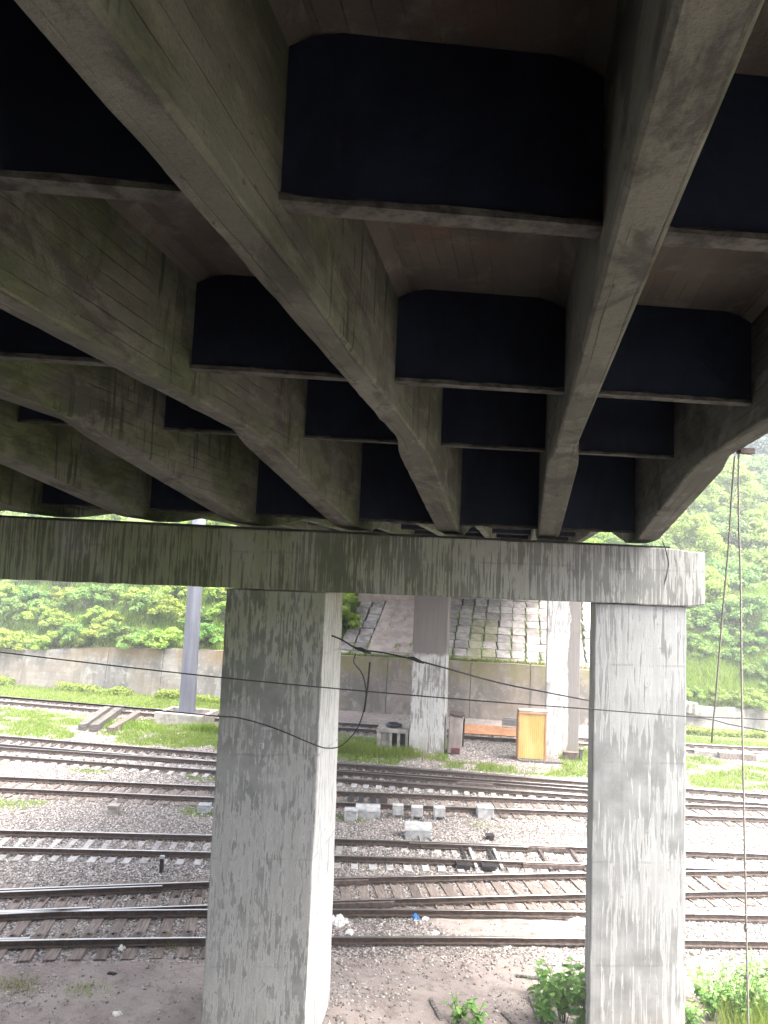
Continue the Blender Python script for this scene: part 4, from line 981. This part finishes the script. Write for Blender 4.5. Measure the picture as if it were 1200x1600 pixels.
# stubs right of the far right column
for px, hh, lb in ((890, .45, 'low brown stub box right of the far right column'), (907, .6, 'dark short stake right of the far right column')):
    p = gp(px, 1190); tag(MB().box((p[0], p[1], hh / 2), (.7 if px == 890 else .16, .3, hh), .1).box((p[0] + .05, p[1], hh + .03), (.78 if px == 890 else .2, .36, .06), .1).obj('stub_post', M['rustplate' if px == 890 else 'timber'], None, bevel=.01), lb, 'post')

# white trackside boxes
def tbox(px, py, wd, dp, h, label, mat='boxwhite', legs=False, dome=False, rod=False):
    p = gp(px, py); t = empty('trackside_box', (p[0], p[1] + dp / 2, float(ground_z(p[0], p[1])) - .01), label, 'trackside box', 'white trackside boxes', rz=.18 + random.uniform(-.1, .1))
    z0 = .14 if legs else 0
    if dome:
        mb = MB(); vs = []; n = 8
        for x in (-wd / 2, wd / 2):
            for i in range(n + 1): A = math.pi * i / n; vs.append((x, -dp / 2 * math.cos(A), z0 + h * .6 + h * .4 * math.sin(A)))
        fs = [(i, i + 1, n + 2 + i, n + 1 + i) for i in range(n)] + [tuple(range(n + 1))[::-1], tuple(range(n + 1, 2 * n + 2))]
        mb.add(vs, fs).obj('domed_lid', M[mat], t)
        o = MB().box((0, 0, z0 + h * .3 - .003), (wd * .97, dp * .96, h * .6 - .01)).obj('body', M[mat], t); bev(o, .015)
    else:
        o = MB().box((0, 0, z0 + h * .42), (wd * .95, dp * .95, h * .84)).obj('body', M[mat], t); bev(o, .02)
        o = MB().box((0, 0, z0 + h * .92), (wd, dp, h * .15)).obj('lid', M[mat], t); bev(o, .02)
    if legs:
        for sx in (-1, 1): MB().box((sx * wd * .36, 0, .07), (.08, dp * .6, .18)).obj('leg', M['boxgrey'], t)
    MB().tube([(wd * .3, -dp * .3, z0 + h * .2), (wd * .45, -dp * .7, .03), (wd * .7, -dp * 1.0, .02)], .02, 6).obj('cable_conduit', M['black'], t)
    if rod: MB().tube([(0, -dp * .5, .12), (.1, -dp * .5 - 1.2, .12)], .03, 6).obj('throw_rod', M['darkmetal'], t)
    return t
tbox(546, 1282, .52, .45, .40, 'small white box leftmost of the trackside row')
tbox(572, 1279, .95, .6, .48, 'large domed white box second from left in the trackside row', dome=True)
tbox(620, 1280, .42, .35, .36, 'small white box on legs standing alone in the trackside row', legs=True)
tbox(650, 1282, .46, .4, .34, 'white box directly behind the point machine', legs=True)
tbox(651, 1312, .95, .65, .50, 'big domed white point machine casing nearest to the pale sleeper track', dome=True, rod=True)
tbox(685, 1282, .44, .38, .34, 'small white box on legs right of the point machine', legs=True)
tbox(757, 1279, .66, .5, .44, 'plain white box rightmost of the trackside row')
tbox(316, 1270, .5, .4, .3, 'grey low box beside the near left column', 'boxgrey')
def stub(px, py, wd, h, label, m, m2=None):
    p = gp(px, py); t = empty('marker_post', (p[0], p[1], float(ground_z(p[0], p[1]))), label, 'post')
    o = MB().box((0, 0, h / 2 - .03), (wd, wd, h + .06), .2).obj('post', M[m], t); bev(o, .01)
    MB().box((0, 0, h + .03), (wd * 1.15, wd * 1.15, .07), .2).obj('cap', M[m2 or m], t)
stub(178, 1272, .36, .28, 'stubby dark grey marker post in the left gravel', 'footing')
stub(252, 1362, .11, .42, 'thin black and white peg in front of the pale sleeper track', 'darkmetal', 'boxwhite')
stub(765, 1312, .26, .12, 'low dark box between the trackside boxes and the pale sleeper track', 'darkmetal')

# litter
def litter(px, py, wd, dp, h, label, mat='paper', name='litter_sheet', cat='litter', n=9):
    p = gp(px, py); mb = MB(); z0 = float(ground_z(p[0], p[1])); vs = []; fs = []; r_ = random.Random(px)
    for j in range(n + 1):
        for i in range(n + 1):
            u, v = i / n * 2 - 1, j / n * 2 - 1; m_ = max(abs(u), abs(v)) or 1; q = math.hypot(u, v) / m_; u2, v2 = u / max(q, 1) * (1 + .2 * math.sin(5 * v + px)), v / max(q, 1) * (1 + .25 * math.sin(4 * u + px))
            e = 1 - min(1, math.hypot(u, v))
            vs.append((u2 * wd / 2, v2 * dp / 2, .02 + h * (e * .5 + .5 * r_.random()) * (e > .0)))
    for j in range(n):
        for i in range(n): a_ = j * (n + 1) + i; fs.append((a_, a_ + 1, a_ + n + 2, a_ + n + 1))
    k0 = len(vs); vs += [(x, y, .0) for x, y, z in vs]; 
    fs += [tuple(k0 + q for q in f[::-1]) for f in list(fs)]
    edge = [i for i in range(n)] + [n + j * (n + 1) for j in range(n)] + [n * (n + 1) + i for i in range(n, 0, -1)] + [j * (n + 1) for j in range(n, 0, -1)]
    for a_, b_ in zip(edge, edge[1:] + edge[:1]): fs.append((a_, k0 + a_, k0 + b_, b_))
    return tag(mb.add(vs, fs).obj(name, M[mat], None, (p[0], p[1], z0)), label, cat)
litter(528, 1442, .5, .45, .2, 'crumpled white bag right of the near left column between the rails')
litter(546, 1458, .22, .2, .1, 'small white scrap just before the crumpled bag')
litter(785, 1474, .72, .42, .16, 'torn white sheet lying over the nearest rail')
litter(665, 1437, .2, .15, .06, 'little white scrap right of the blue piece')
litter(649, 1436, .2, .16, .15, 'blue plastic piece at the foot of the rail', 'blue', 'plastic_piece')
litter(850, 1458, .5, .12, .05, 'long thin white strip between the rails')
litter(905, 1438, .75, .4, .12, 'bright white rubble patch next to the near right column')
litter(850, 1442, .3, .2, .06, 'pale scrap left of the white rubble patch')
litter(680, 1459, .2, .15, .06, 'white scrap in the middle of the dirt between the rails')
litter(865, 1486, .32, .2, .07, 'grey white scrap behind the weed bush')
litter(903, 1497, .35, .2, .06, 'crumpled pale sheet touching the near right column')
litter(1110, 1465, .3, .25, .06, 'white sheet between the rails right of the near right column')
litter(1095, 1505, .6, .5, .12, 'big white torn sheet right of the near right column')
litter(1090, 1550, .3, .5, .1, 'dirty white rag beside the right weeds')
litter(1197, 1461, .2, .2, .14, 'grey white lump near the right edge between rails')
litter(1093, 1520, .2, .2, .1, 'reddish rag among the right hand litter', 'orange', 'rag')
litter(183, 1588, .2, .16, .05, 'flat white chip on the lower left dirt')
litter(190, 1483, .2, .18, .1, 'white greenish lump by the nearest rail at left')
litter(890, 1288, .7, .3, .15, 'grey heap of scrap in the gravel near the right column', 'boxgrey', 'scrap_heap')
litter(175, 1520, .22, .1, .03, 'small dark flat piece on the left dirt', 'felt', 'rubber_piece')

# white pole lying on the paved slope
a, b = rev_pt(4.6, 6.6), rev_pt(6.6, .4)
t = empty('fallen_pole', (0, 0, 0), 'white pole lying broken across the paved stone slope', 'pole')
MB().tube([a + [0, 0, .35], (a + b) / 2 + [0, 0, .38], b + [0, 0, .3]], .07, 8).obj('shaft', M['boxwhite'], t)
c2 = rev_pt(4.0, 8.0)
MB().tube([a + [0, 0, .35], a + [-.15, .6, .65], c2 + [0, 0, .3]], .06, 7).obj('broken_end', M['timber'], t)

# ------------------------------------------------------------------ cables
def cable(pts, r, label, mat='black', name='cable', cat='cable', n=5, smooth=3):
    P = [np.array(p, float) for p in pts]; out = []
    for i in range(len(P) - 1):
        p0, p1, p2, p3 = P[max(i - 1, 0)], P[i], P[i + 1], P[min(i + 2, len(P) - 1)]
        for k_ in range(smooth):
            t_ = k_ / smooth; out.append(.5 * ((2 * p1) + (-p0 + p2) * t_ + (2 * p0 - 5 * p1 + 4 * p2 - p3) * t_ ** 2 + (-p0 + 3 * p1 - 3 * p2 + p3) * t_ ** 3))
    out.append(P[-1])
    return tag(MB().tube(out, r, n).obj(name, M[mat], None, smooth=True), label, cat)
cable([at(-1200, 905, 13.9), at(-300, 980, 13.6), at(0, 1019, 13.4), at(330, 1057, 13.3), at(640, 1086, 13.3), at(925, 1108, 13.4), at(1200, 1124, 13.5), at(2000, 1140, 14)], .0115, 'long thin black wire crossing in front of both near columns')
cable([at(-900, 1010, 15.2), at(-300, 1062, 14.4), at(0, 1089, 14), at(150, 1101, 13.8), at(330, 1118, 13.6), at(375, 1122, 13.5), at(430, 1138, 13.45), at(490, 1163, 13.4), at(512, 1169, 13.6), at(535, 1164, 13.9), at(560, 1135, 14), at(572, 1090, 14), at(567, 1055, 14), at(553, 1035, 14), at(556, 1022, 14)], .0125, 'sagging black cable crossing the near left column and looping up at its right', 'black')
th = [at(518, 993, 14.0), at(535, 1000, 14.0), at(560, 1014, 14.0), at(600, 1020, 14.0), at(648, 1031, 14), at(700, 1045, 14), at(780, 1067, 15.2), at(860, 1083, 16.2), at(935, 1097, 17.2), at(1000, 1106, 17.5), at(1075, 1118, 17.7), at(1120, 1126, 17.8), at(1200, 1143, 18), at(1700, 1230, 19)]
cable(th, .0165, 'thick frayed black cable ending at the side of the near left column')
for px, py, lb in ((650, 1031, 'dark knot in the frayed cable'), (567, 1016, 'small wrapped joint at the left of the frayed cable')):
    c = at(px, py, 14); tag(MB().tube([c + [-.16, 0, .03], c + [-.05, 0, .02], c + [.05, 0, -.02], c + [.16, 0, -.05]], [.018, .04, .035, .018], 7).obj('cable_knot', M['black'], None, smooth=True), lb, 'cable joint')
cable([at(578, 1035, 13.95), at(576, 1060, 13.95), at(573, 1085, 13.95), at(569, 1112, 13.95)], .02, 'short dark cable end hanging straight down beside the loop', smooth=2)
cable([at(1148, 712, 9.7), at(1143, 780, 9.7), at(1138, 860, 9.7), at(1129, 960, 9.75), at(1121, 1060, 9.8), at(1112, 1160, 9.85)], .0125, 'left one of the two thin ropes hanging from the bridge edge, ending in the air', 'rope', 'hanging_rope', 'rope')
cable([at(1154, 708, 9.75), at(1154, 800, 9.75), at(1157, 900, 9.75), at(1158, 1000, 9.75), at(1160, 1150, 9.8), at(1163, 1300, 9.85), at(1166, 1450, 9.9), at(1170, 1640, 9.95)], .0135, 'right hand long grey rope hanging from the bridge edge down into the weeds', 'rope', 'hanging_rope', 'rope')
c = at(1165, 1450, 9.9); tag(MB().tube([c + [0, 0, .05], c, c - [0, 0, .05]], [.012, .028, .012], 7).obj('rope_knot', M['timber'], None), 'small knot low on the long hanging rope', 'knot')
